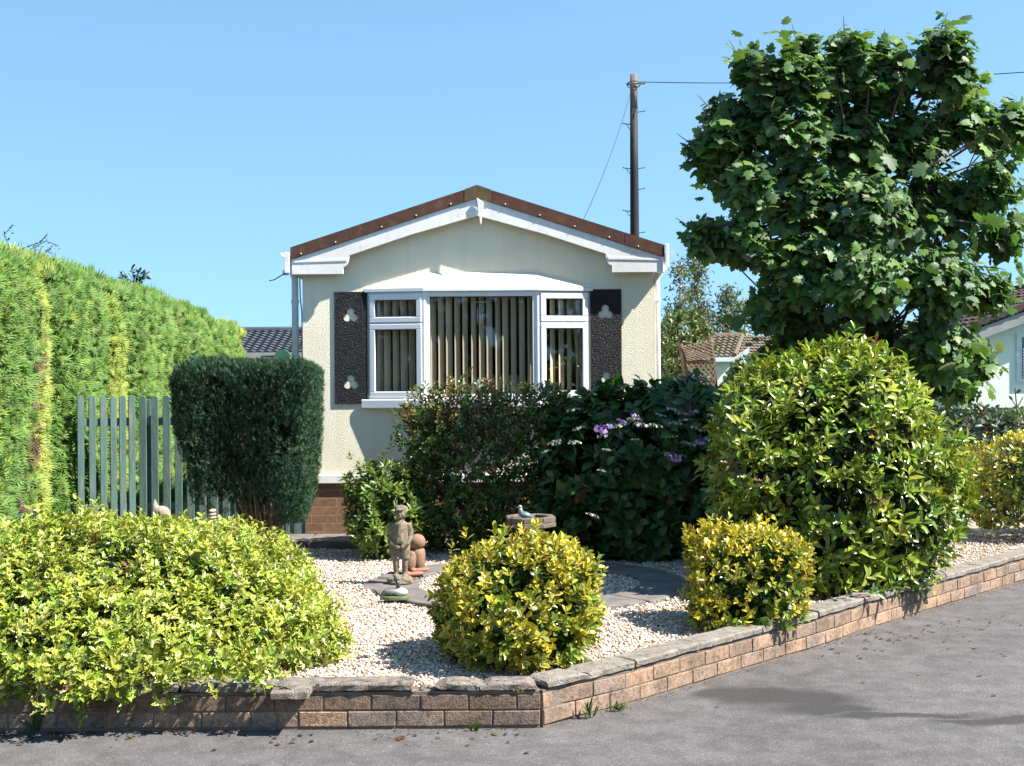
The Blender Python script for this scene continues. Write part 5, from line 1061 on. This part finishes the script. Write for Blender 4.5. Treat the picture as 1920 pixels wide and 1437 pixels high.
# teal iron bench facing the garden
bx, by0, by1 = -3.80, 7.9, 8.95; bench = thing('garden_bench', 'teal scrolled iron garden bench half hidden at the left edge', 'bench', (bx, (by0 + by1) / 2, GZ))
def spiral(cx, cz, r0, turns, a0, y, n=22): return [(cx + r0 * (1 - t_ * 0.8) * math.cos(a0 + turns * 2 * pi * t_), y, cz + r0 * (1 - t_ * 0.8) * math.sin(a0 + turns * 2 * pi * t_)) for t_ in np.linspace(0, 1, n)]
for y in (by0, by1):
    mb = MB(); fr = bx + 0.50
    mb.tube([(bx, y, 0.69), (bx + 0.1, y, 0.625), (bx + 0.25, y, 0.645), (fr - 0.06, y, 0.685)] + spiral(fr - 0.035, 0.64, 0.05, -1.5, pi / 2, y), 0.011, 8)
    mb.tube([(fr - 0.03, y, GZ), (fr - 0.05, y, 0.35), (fr - 0.02, y, 0.45), (fr - 0.05, y, 0.56)], 0.013, 8); mb.tube([(bx - 0.05, y, GZ), (bx + 0.02, y, 0.4), (bx - 0.02, y, 0.65), (bx - 0.10, y, 0.95)], 0.014, 8)
    mb.tube([(bx + 0.02, y, 0.42), (fr - 0.04, y, 0.44)], 0.012, 8)
    for k_ in range(3): mb.tube(spiral(bx + 0.11 + 0.12 * k_, 0.52, 0.05, 1.4, 0.5 + k_, y), 0.006, 6)
    obj('iron_end', mb, M['teal_iron'], bench, smooth=True)
for i in range(5):
    mb = MB(); mb.box(bx + 0.04 + i * 0.085, bx + 0.10 + i * 0.085, by0 - 0.03, by1 + 0.03, 0.455, 0.475); obj('seat_slat', mb, M['bench_wood'], bench, bevel=0.004)
for i in range(3):
    mb = MB(); z = 0.62 + i * 0.11; xx = bx - 0.0 - (z - 0.6) * 0.26; mb.box(xx, xx + 0.02, by0 - 0.03, by1 + 0.03, z, z + 0.07); obj('back_slat', mb, M['bench_wood'], bench, bevel=0.004)

# ================================================================== BACKGROUND
def tiled(mb, a, b, c, d, rows, cols, amp=0.02, step=0.03):
    """tiled slope: a,b eave ends, d,c ridge ends; each course overlaps the one below with a wavy lip"""
    a, b, c, d = map(Vector, (a, b, c, d)); nrm = (b - a).cross(d - a).normalized(); nrm = nrm if nrm.z > 0 else -nrm; per = 6
    for r_ in range(rows):
        t0, t1 = r_ / rows, (r_ + 1.12) / rows; vs = []
        for (t_, lift) in ((t0, step + amp), (t1, 0.0)):
            for i in range(cols * per + 1):
                u = i / (cols * per); p = a.lerp(b, u).lerp(d.lerp(c, u), min(t_, 1)); vs.append(p + nrm * (lift + amp * math.sin(u * cols * 2 * pi)))
        for i in range(cols * per + 1): vs.append(vs[i] - nrm * (step + amp))
        n = cols * per + 1; mb.add(vs, [(i, i + 1, n + i + 1, n + i) for i in range(n - 1)] + [(2 * n + i, 2 * n + i + 1, i + 1, i) for i in range(n - 1)])
# grey-roofed bungalow, left
Y = 38.0; e0, e1 = at(380, 662, Y), at(640, 660, Y); ze = e0.z; zr = at(500, 620, Y + 2.4).z
far = thing('grey_bungalow', 'distant bungalow with a grey tiled roof between hedge and house', 'bungalow', (e0.x, Y, 0.2))
mb = MB(); mb.box(e0.x, e1.x + 6, Y + 0.3, Y + 6, 0.1, ze - 0.02); obj('wall', mb, M['far_render'], far)
mb = MB(); x0_, x1_ = e0.x - 0.3, e1.x + 6.3; tiled(mb, (x0_, Y, ze), (x1_, Y, ze), (x1_, Y + 2.4, zr), (x0_, Y + 2.4, zr), 10, 45); mb.add([(x0_, Y + 2.4, zr), (x1_, Y + 2.4, zr), (x1_, Y + 5, ze), (x0_, Y + 5, ze)], [(0, 1, 2, 3)]); rf = obj('roof', mb, M['slate_tile'], far)
mb = MB(); mb.tube([(x0_, Y + 2.4, zr + 0.02), (x1_, Y + 2.4, zr + 0.02)], 0.10, 10); obj('ridge', mb, M['slate_tile'], rf)
mb = MB(); mb.box(x0_, x1_, Y - 0.08, Y - 0.02, ze - 0.17, ze + 0.0); obj('gutter', mb, M['fascia_grey'], far)
mb = MB(); mb.box(-6.6, -5.4, Y + 0.27, Y + 0.295, 0.9, 1.8); wf = obj('window', mb, M['far_white'], far); mb = MB(); mb.box(-6.5, -5.5, Y + 0.25, Y + 0.268, 1.0, 1.7); obj('pane', mb, M['dark_glass'], wf)
# little shelter with green rounded gable
q = at(531, 672, 24); S = thing('garden_shelter', 'small pale-roofed shelter with a rounded green top above the yew', 'shed', (q.x, 24, 0.15))
mb = MB(); mb.box(q.x - 0.55, q.x + 0.75, 24.05, 25.3, 0.1, q.z - 0.12); obj('wall', mb, M['bench_wood'], S)
mb = MB(); mb.prism([(q.x - 0.62, 24, q.z - 0.13), (q.x + 0.0, 24, q.z + 0.02), (q.x + 0.12, 24, q.z + 0.0), (q.x + 0.82, 24, q.z - 0.13)], (0, 1.4, 0)); obj('roof', mb, M['shed_pale'], S)
mb = MB(); cz = at(531, 668, 24).z; mb.prism([(q.x + 0.15 * math.cos(a), 23.9, cz + 0.15 * math.sin(a) - 0.03) for a in [pi * k_ / 12 for k_ in range(13)]], (0, 0.09, 0)); obj('roof_vent', mb, M['shed_green'], S)
mb = MB(); mb.tube([at(490, 669, 24), at(524, 668, 24)], 0.022, 8); obj('gable_board', mb, M['bench_wood'], S)
# brown-roofed bungalow, right of the house
Y = 36.0; e0, e1 = at(1318, 670, Y), at(1374, 670, Y); ze = e0.z; zr = at(1350, 630, Y + 2.2).z
far = thing('brown_bungalow', 'distant bungalow with hipped brown tiled roof behind the trellis arch', 'bungalow', (e0.x, Y, 0.2))
x0_ = e0.x - 2.5; x1_ = e1.x + 0.05; xr = at(1392, 640, Y + 2.2).x
mb = MB(); mb.box(x0_, x1_ - 0.1, Y + 0.25, Y + 4.2, 0.1, ze - 0.02); obj('wall', mb, M['far_render'], far)
mb = MB(); tiled(mb, (x0_, Y, ze), (x1_, Y, ze), (xr, Y + 2.2, zr), (x0_, Y + 2.2, zr), 8, 22); tiled(mb, (x1_, Y, ze), (x1_ + 1.6, Y + 3.0, ze), (xr + 1.4, Y + 2.9, zr), (xr, Y + 2.2, zr), 8, 10); rf = obj('roof', mb, M['brown_tile'], far)
mb = MB(); mb.tube([(x0_, Y + 2.2, zr), (xr, Y + 2.2, zr)], 0.09, 8); mb.tube([(xr, Y + 2.2, zr), (x1_, Y, ze + 0.05)], 0.07, 8); obj('ridge', mb, M['brown_tile'], rf)
mb = MB(); mb.box(x0_, x1_, Y - 0.09, Y - 0.02, ze - 0.13, ze - 0.01); obj('gutter', mb, M['far_white'], far)
mb = MB(); p, q2 = at(1375, 672, Y - 0.2), at(1405, 651, Y - 0.2); mb.obox(p, q2 - p, (0, 0.05, 0), (0, 0, -0.16)); obj('bargeboard', mb, M['far_white'], far)
# white bungalow, far right
Y = 30.0; S = thing('white_bungalow', 'white-walled neighbouring bungalow at the right edge beyond the tree', 'bungalow', (at(1900, 800, Y).x, Y, 0.3))
xl = at(1800, 700, Y).x; xa = at(2120, 700, Y).x; xrr = 2 * xa - xl; zbot = at(1900, 766, Y).z; g0, g1 = at(1835, 616, Y - 0.3), at(1925, 583, Y - 0.3); sl2 = (g1.z - g0.z) / (g1.x - g0.x); zl = g0.z + sl2 * (xl - g0.x) - 0.12; zap2 = g0.z + sl2 * (xa - g0.x) - 0.12
mb = MB(); mb.prism([(xl, Y, zbot), (xrr, Y, zbot), (xrr, Y, zl), (xa, Y, zap2), (xl, Y, zl)], (0, 9, 0)); obj('wall', mb, M['far_render'], S)
mb = MB(); mb.box(xl + 0.05, xrr - .05, Y + 0.05, Y + 8.9, 0.05, zbot - 0.005); obj('brick_skirt', mb, M['brickwork'], S)
f0, f1 = at(1835, 616, Y - 0.3), at(1925, 583, Y - 0.3); sl2 = (f1.z - f0.z) / (f1.x - f0.x); ex_ = xa
fz = f0.z + sl2 * (ex_ - f0.x)
mb = MB(); mb.prism([tuple(f0), (ex_, Y - 0.3, fz), (ex_, Y - 0.3, fz - 0.27), (f0.x, Y - 0.3, f0.z - 0.27)], (0, 0.05, 0)); obj('bargeboard', mb, M['fascia_grey'], S)
mb = MB(); tiled(mb, (f0.x - 0.1, Y + 9, f0.z + 0.0), (f0.x - 0.1, Y - 0.35, f0.z + 0.0), (ex_, Y - 0.35, fz + 0.0), (ex_, Y + 9, fz), 10, 20); mb.prism([(f0.x - .1, Y - .34, f0.z + .005), (ex_, Y - .34, fz + .005), (ex_, Y - .34, fz + 0.22), (f0.x - .1, Y - .34, f0.z + 0.16)], (0, 0.1, 0)); mb.prism([(ex_ + .01, Y - .34, fz - 0.06), (xrr + .5, Y - .34, zl - 0.1), (xrr + .5, Y - .34, zl + 0.1), (ex_ + .01, Y - .34, fz + 0.14)], (0, 9.4, 0)); obj('roof', mb, M['dark_brown_tile'], S)
def far_window(px0, px1, py0, py1, louvre):
    a, b = at(px0, py0, Y - 0.04), at(px1, py1, Y - 0.04); mb = MB(); mb.box(a.x, b.x, Y - 0.05, Y - 0.004, b.z, a.z); w = obj('window', mb, M['far_white'], S)
    mb = MB(); mb.box(a.x + 0.13, b.x - 0.1, Y - 0.07, Y - 0.052, b.z + 0.1, a.z - 0.1); obj('pane', mb, M['dark_glass'], w)
    if louvre:
        mb = MB(); zz = b.z + 0.12
        while zz < a.z - 0.35: mb.box(a.x + 0.14, b.x - 0.11, Y - 0.10, Y - 0.072, zz, zz + 0.045); zz += 0.07
        obj('window_blind', mb, M['far_white'], w)
far_window(1906, 1990, 625, 717, True); far_window(1815, 1829, 658, 705, False)
# things in front of it
Y = 26.0
S = thing('timber_planter', 'dark timber planter in front of the white bungalow', 'planter', (at(1885, 830, Y).x, Y, 0.2)); a, b = at(1842, 787, Y), at(1990, 842, Y)
mb = MB(); mb.box(a.x, b.x, Y, Y + 0.7, 0.15, a.z); obj('trough', mb, M['dark_planter'], S, bevel=0.01)
mb = MB(); mb.box(a.x - 0.04, b.x, Y - 0.04, Y - 0.005, a.z - 0.08, a.z + 0.02); obj('capping', mb, M['fascia_grey'], S)
S = thing('railing', 'dark railing behind the planter at the white bungalow', 'railing', (at(1880, 790, Y + 1).x, Y + 1, 0.3))
a, b = at(1834, 765, Y + 1), at(1990, 765, Y + 1); mb = MB(); mb.box(a.x, b.x, Y + 1, Y + 1.05, a.z - 0.05, a.z + 0.0); obj('rail', mb, M['grey_rail'], S)
for px in (1837, 1875, 1913, 1950):
    x = at(px, 790, Y + 1).x; mb = MB(); mb.box(x - 0.03, x + 0.03, Y + 1.005, Y + 1.045, 0.2, a.z - 0.051); obj('post', mb, M['fascia_grey'], S)
q = at(1851, 777, Y - 0.2); S = thing('plant_pot', 'terracotta pot of red flowers standing on the planter edge', 'plant pot', q); mb = MB(); q.z = at(1851, 787, Y).z + 0.022
mb.lathe((q.x, q.y + 0.3, q.z), [(0.06, 0), (0.10, 0.11), (0.115, 0.11), (0.12, 0.15), (0.10, 0.15)], 16); obj('pot', mb, M['pot'], S)
S.location = (q.x, q.y + 0.3, q.z)
for o in S.children:
    for v_ in o.data.vertices: v_.co -= Vector((0, 0.3, q.z - at(1851, 777, Y - 0.2).z))
fo = FO(); r2 = np.random.default_rng(8); n = 60; P = np.array((q.x, q.y + 0.3, q.z + 0.2)) + r2.normal(0, 1, (n, 3)) * (0.05, 0.05, 0.04); fo.put(L_SMALL, P, r2.normal(size=(n, 3)), UP + r2.normal(0, .6, (n, 3)), 0.07, (0.30, 0.02, 0.015), (0.35, 0.03, 0.02)); fo.build('flowers', M['petal'], S)
def small_plant(px, py, Y, w, h, label, cols, wts, name='bedding_plant', n=220, size=0.09, cat='plant'):
    c_ = at(px, py, Y); r_ = np.random.default_rng(int(px * 7 + py)); S_ = thing(name, label, cat, (c_.x, Y, max(0.15, c_.z - h))); fo_ = FO()
    P_ = np.array(c_) + r_.normal(0, 0.42, (n, 3)) * (w, min(w, .3), h); cl = vary(pick(cols, wts, n, r_), n, .15, r_); fo_.put(L_OVAL, P_, r_.normal(size=(n, 3)) + UP * .5, UP + r_.normal(0, .6, (n, 3)), size, cl, cl)
    fo_.build('foliage', M['matte'], S_); mb_ = MB(); mb_.tube([(c_.x, Y, max(0.15, c_.z - h)), (c_.x, Y, c_.z)], 0.012, 6); obj('stem', mb_, M['twig'], S_)
small_plant(1866, 820, 25.2, 0.26, 0.10, 'bright red bedding flowers below the dark planter', [(0.36, 0.015, 0.03), (0.05, 0.09, 0.03)], [60, 40])
small_plant(1900, 776, 26.2, 0.35, 0.12, 'pale green plant growing in the dark planter', [(0.13, 0.17, 0.06), (0.25, 0.25, 0.15)], [70, 30])
small_plant(1895, 828, 25.4, 0.3, 0.08, 'dark leafy clump at the foot of the dark planter', [(0.04, 0.07, 0.03), (0.09, 0.12, 0.04)], [70, 30])
for px, lb in ((1873, 'left of two small white lights on the planter front'), (1897, 'right of two small white lights on the planter front')):
    q = at(px, 803, Y - 0.06); S = thing('garden_light', lb, 'light', q, 'white lights on the planter'); mb = MB(); mb.sphere(q, (0.05, 0.03, 0.03), 12, 8); mb.tube([q, q + Vector((0, 0.06, 0))], 0.015, 8); obj('lamp_cap', mb, M['far_white'], S, smooth=True)
q = at(1905, 800, 25.6); S = thing('metal_flower', 'thin dark metal leaf ornament against the white bungalow', 'garden ornament', (q.x, 25.6, 0.2)); mb = MB()
mb.tube([(q.x, 25.6, 0.2), at(1906, 760, 25.6), at(1903, 728, 25.6)], 0.012, 6); mb.tube([at(1907, 765, 25.6), at(1896, 748, 25.6)], 0.01, 6); mb.tube([at(1907, 765, 25.6), at(1918, 745, 25.6)], 0.01, 6); obj('stem', mb, M['steel'], S)
fo = FO(); fo.put(L_OVAL, [at(1905, 738, 25.6), at(1899, 752, 25.6)], [(0.6, -.1, 0.5), (-.5, -.1, .6)], [(0, -1, .2)] * 2, 0.13, (0.05, 0.02, 0.02), (0.05, 0.02, 0.02)); fo.build('leaf', M['matte'], S)
# telegraph pole and wires
Y = 26.0; p0, p1 = at(1190, 445, Y), at(1188, 140, Y); S = thing('telegraph_pole', 'dark wooden telegraph pole with steps behind the house roof', 'pole', (p0.x, Y, 0.15))
mb = MB(); zs = at(1188, 205, Y).z; mb.tube([(p0.x + .02, Y, 0.1), (p0.x, Y, p0.z), ((p0.x + p1.x) / 2, Y, (p0.z + zs) / 2), (p1.x, Y, zs)], [0.12, 0.092, 0.085, 0.077], 16); obj('pole_shaft', mb, M['pole'], S, smooth=True)
mb = MB(); mb.tube([(p1.x, Y, zs + 0.001), (p1.x, Y, p1.z)], [0.077, 0.070], 16); obj('pole_top', mb, M['pole_top'], S, smooth=True)
mb = MB(); rz = at(1188, 159, Y).z
for dz in (-0.045, 0.045): mb.tube([(p1.x + 0.135 * math.cos(a), Y + 0.135 * math.sin(a), rz + dz * math.sin(a)) for a in np.linspace(0, 2 * pi, 20)], 0.010, 6)
mb.box(p1.x - 0.16, p1.x + 0.23, Y - 0.085, Y - 0.075, rz - 0.015, rz + 0.015); obj('cable_ring', mb, M['steel'], S)
for (py, sgn) in ((209, 1), (232, -1), (315, -1), (315, 1), (354, 1), (395, -1), (436, 1), (275, 1), (280, -1)):
    if (py, sgn) in ((275, 1), (280, -1)): continue
    q = at(1188.5, py, Y); mb = MB(); mb.tube([(q.x + sgn * 0.06, Y, q.z - 0.02), (q.x + sgn * 0.22, Y, q.z)], 0.009, 6)
    mb.tube([(q.x + sgn * 0.22, Y, q.z), (q.x + sgn * 0.22, Y, q.z + .02)], 0.008, 6)
    if sgn < 0: mb.tube([(q.x + sgn * 0.16, Y, q.z), (q.x + sgn * 0.08, Y, q.z - 0.12)], 0.007, 6)
    obj('step', mb, M['steel'], S)
def wire(a, b, sag, label, r_=0.008):
    pts = [a.lerp(b, t_) - Vector((0, 0, sag * 4 * t_ * (1 - t_))) for t_ in np.linspace(0, 1, 24)]; mb = MB(); mb.tube(pts, r_, 6); tag(obj('overhead_wire', mb, M['cable'], loc=a), label, 'wire')
wire(at(1200, 154, Y), at(2100, 122, 21.0), 0.12, 'thin overhead wire running right from the telegraph pole')
wire(at(1182, 175, Y), at(1090, 420, 17.5), 0.15, 'thin wire dropping from the telegraph pole to the roof', 0.005)
# birches and other trees behind
def airy_tree(px, py_base, py_top, Y, wpx, label, seed, nl=1500, name='birch_tree', size=0.17):
    rng = np.random.default_rng(seed); b = at(px, py_base, Y); b.z = 0.2; tz = at(px, py_top, Y).z; w = wpx / F * Y
    S_ = thing(name, label, 'tree', b, 'airy pale-stemmed trees behind the bungalows'); mb_ = MB(); fo_ = FO(); top = Vector((b.x + rng.uniform(-.3, .3), Y, tz)); P_ = []
    mb_.tube([b, b.lerp(top, .5) + Vector((0.1, 0, 0)), top], [0.13, 0.08, 0.02], 8)
    tr = obj('trunk', mb_, M['birch_bark'], S_, smooth=True); br_ = MB()
    for i in range(34):
        t_ = rng.uniform(0.25, 0.98); s0 = b.lerp(top, t_); a = rng.uniform(0, 6.28); ln = w * (1.1 - t_ * 0.8) * rng.uniform(.5, 1); e = s0 + Vector((ln * math.cos(a), ln * .8 * math.sin(a), ln * rng.uniform(.2, .9)))
        br_.tube([s0, s0.lerp(e, .5) + Vector((0, 0, .1)), e], [0.03, 0.02, 0.008], 5, False)
        for k_ in range(nl // 34): u = rng.random() ** 0.7; P_.append(s0.lerp(e, u) + Vector(rng.normal(0, .16, 3)) + Vector((0, 0, -0.1)))
    obj('branch', br_, M['birch_bark'], tr); P_ = np.array(P_); n = len(P_); c_ = vary(pick([(0.11, 0.135, 0.05), (0.15, 0.16, 0.065), (0.08, 0.105, 0.04)], [40, 35, 25], n, rng), n, .15, rng)
    fo_.put(L_LONG, P_, rng.normal(size=(n, 3)) - UP * .5, rng.normal(size=(n, 3)) + UP * .5, size, c_, c_); fo_.build('crown', M['matte'], S_)
airy_tree(1262, 700, 492, 44, 46, 'thin wispy tree against the sky nearest the house corner', 201)
airy_tree(1312, 700, 478, 46, 55, 'tallest wispy pale-stemmed tree above the brown tiled roof', 202, 2000)
airy_tree(1356, 700, 535, 42, 42, 'pale-trunked birch standing behind the brown tiled roof', 203)
airy_tree(1395, 700, 560, 48, 45, 'low wispy tree partly hidden by the sycamore', 204)
# climber bush beside the house
def far_bush(c, r, label, seed, cols, wts, n=900, size=0.07, name='climbing_shrub', tpl=L_OVAL, k=6):
    blob_shrub(name, label, c, r, n, tpl, k, 0.08, size, 1.3, .5, lambda P, g: vary(pick(cols, wts, len(P), g), len(P), .14, g), cols[0], M['leafy'], 2.6, .14, 5, seed, inner=0.5, nstem=12, zmin=0.2)
q = at(1275, 650, 16.5); far_bush((q.x, 16.5, 1.35), (0.46, 0.5, 1.15), 'bushy light green climber beside the right corner of the house', 301, [(0.085, 0.12, 0.025), (0.15, 0.17, 0.04), (0.04, 0.065, 0.018)], [45, 25, 30], 1100, 0.075)
q = at(1362, 730, 15.0); far_bush((q.x, 15.0, 0.8), (0.13, 0.13, 0.75), 'narrow yellow-green conifer right of the trellis arch', 302, [(0.15, 0.20, 0.03), (0.10, 0.15, 0.025)], [60, 40], 700, 0.06, 'golden_conifer', L_TUFT, 5)
q = at(1400, 710, 14.5); far_bush((q.x, 14.5, 0.95), (0.28, 0.3, 0.8), 'blue-green leafy shrub between trellis and sycamore', 303, [(0.06, 0.11, 0.06), (0.035, 0.07, 0.03), (0.10, 0.15, 0.08)], [45, 35, 20], 420, 0.11, 'leafy_shrub', L_HYD, 6)
q = at(1780, 800, 15.0); far_bush((q.x + 0.2, 15.0, 0.7), (0.9, 0.5, 0.6), 'low dark shrub seen past the sycamore trunk', 304, [(0.03, 0.055, 0.02), (0.05, 0.08, 0.025)], [60, 40], 420, 0.09, 'leafy_shrub')
# trellis arch
Y = 14.6; S = thing('trellis_arch', 'red-brown rustic trellis arch with diagonal lattice beside the house', 'trellis', (at(1310, 760, Y).x, Y, GZ))
for pts in ([(1276, 645), (1284, 690), (1292, 760)], [(1330, 632), (1338, 680), (1344, 770)]):
    mb = MB(); w_ = [at(px, py, Y) for px, py in pts]; w_.append(Vector((w_[-1].x, Y, GZ))); mb.tube(w_, 0.028, 8); obj('post', mb, M['trellis_brown'], S, smooth=True)
for (a, b) in (((1278, 654), (1332, 651)), ((1284, 680), (1340, 678)), ((1289, 698), (1305, 708))):
    mb = MB(); mb.tube([at(*a, Y), at(*b, Y)], 0.024, 8); obj('rail', mb, M['trellis_brown'], S, smooth=True)
def lattice(quad, n, Yl, names):
    p = [at(*c_, Yl) for c_ in quad]
    def uv(u, v_): return p[0].lerp(p[1], u).lerp(p[3].lerp(p[2], u), v_)
    mb_ = MB()
    for d_ in (0, 1):
        for i in range(-n + 1, n):
            pts = []
            for t_ in np.linspace(0, 1, 30):
                u = t_; v_ = (t_ * n + i) / n if d_ == 0 else (-(t_ * n) + i + n - 0.0) / n
                if 0 <= v_ <= 1: pts.append(uv(u, v_) + Vector((0, 0.008 * d_, 0)))
            if len(pts) > 1: mb_.tube([pts[0], pts[-1]], 0.0065, 4)
    obj(names, mb_, M['lattice'], S)
lattice([(1287, 682), (1340, 680), (1344, 752), (1310, 742)], 6, Y - 0.035, 'lattice_panel')
lattice([(1279, 648), (1337, 636), (1340, 672), (1288, 678)], 6, Y - 0.045, 'lattice_panel')

# wood across the road, which the window panes mirror
rng = np.random.default_rng(77); fo = FO()
for i in range(13):
    x = -17 + i * 2.7 + rng.uniform(-.8, .8); hh = rng.uniform(2.2, 3.4)
    P, Nn = shell(420, (x, -17 + rng.uniform(-1.5, 1.5), hh), (rng.uniform(1.5, 2.3), 1.6, hh), 2.3, 0.7, 1.0, .2, 2, 400 + i, 0.0, rng); n = len(P)
    c = vary(pick([(0.04, 0.07, 0.02), (0.06, 0.09, 0.025)], [60, 40], n, rng), n, .2, rng); fo.put(L_OVAL, P, rng.normal(size=(n, 3)), Nn + UP * .5 + rng.normal(0, .4, (n, 3)), 0.75, c, c, 1.4)
tag(fo.build('woods', M['matte']), 'belt of leafy trees across the road mirrored darkly in the window panes', 'woods', kind='stuff')

# ================================================================== SMALL THINGS ON THE ROAD
rng = np.random.default_rng(55); fo = FO()
spots = [(505, 1392), (525, 1400), (540, 1396), (580, 1394), (745, 1385), (760, 1384), (880, 1386), (950, 1393), (1340, 1327), (1700, 1198), (1545, 1231), (1650, 1222), (1610, 1232), (1765, 1222), (1640, 1221), (1670, 1187), (30, 1398), (60, 1390), (210, 1402), (700, 1388)]
P = [on(*s_) for s_ in spots]
for i in range(90):
    px = rng.uniform(1550, 1920); py = 1150 + (1920 - px) * 0.12 + rng.exponential(22); P.append(on(px, py))
for i in range(60): P.append(on(rng.uniform(0, 1010), 1377 + rng.exponential(7)))
pt1, t1 = run_along(fl, 1); pt2, t2 = run_along(sl_, 1); NB = len(P)
for i in range(900):
    f_, t_ = (pt1, t1) if rng.random() < .45 else (pt2, t2); u_ = rng.random() * t_ * 0.98; a_, b_ = f_(u_), f_(min(u_ + 0.05, t_)); tt = (b_ - a_).normalized(); P.append(a_ + Vector((tt.y, -tt.x, 0)) * (0.008 + rng.exponential(0.03)))
P = np.array(P); P[:, 2] = 0.006; n = len(P)
c = vary(pick([(0.07, 0.035, 0.022), (0.05, 0.04, 0.025), (0.12, 0.09, 0.03), (0.03, 0.022, 0.018)], [40, 25, 10, 25], n, rng), n, .2, rng)
fo.put(L_OVAL, P, np.c_[rng.normal(size=(n, 2)), np.zeros(n)], UP + rng.normal(0, .12, (n, 3)), np.where(np.arange(n) < NB, rng.uniform(0.012, 0.042, n), rng.uniform(0.005, 0.016, n)), c, c)
tag(fo.build('leaf_litter', M['litter']), 'scattered dry leaves and bits lying on the asphalt by the wall', 'leaf litter', kind='stuff')
def weed(px, py, label, h, n, col, tpl=L_LONG, z=0.0):
    b = on(px, py, z); r_ = np.random.default_rng(int(px)); fo_ = FO(); b.z = z; D_ = r_.normal(0, .45, (n, 3)); D_[:, 2] = 1; D_[:, 1] = -abs(D_[:, 1]) * .6
    fo_.put(tpl, np.array(b) + r_.normal(0, .012, (n, 3)) * (1, .4, 0), D_, r_.normal(size=(n, 3)), r_.uniform(.5, 1.1, n) * h, vary(np.tile(col, (n, 1)), n, .15, r_), np.array(col) * 1.2, 0.5)
    tag(fo_.build('weed_tuft', M['matte'], loc=b), label, 'weed', 'weeds at the foot of the wall')
weed(1106, 1347, 'thin weed growing up the crack right of the wall corner', 0.11, 12, (0.06, 0.09, 0.025))
weed(1157, 1334, 'tuft of grass at the foot of the angled wall run', 0.06, 22, (0.10, 0.13, 0.03))
weed(888, 1371, 'low green weed under the front wall near the corner', 0.05, 16, (0.09, 0.14, 0.03), L_OVAL)
weed(72, 1372, 'leafy weed in the shade at the left end of the wall', 0.10, 16, (0.04, 0.085, 0.02), L_OVAL)
weed(974, 1300, 'tiny yellow-green weed on the coping edge by the corner', 0.03, 9, (0.14, 0.15, 0.03), L_OVAL, 0.18)
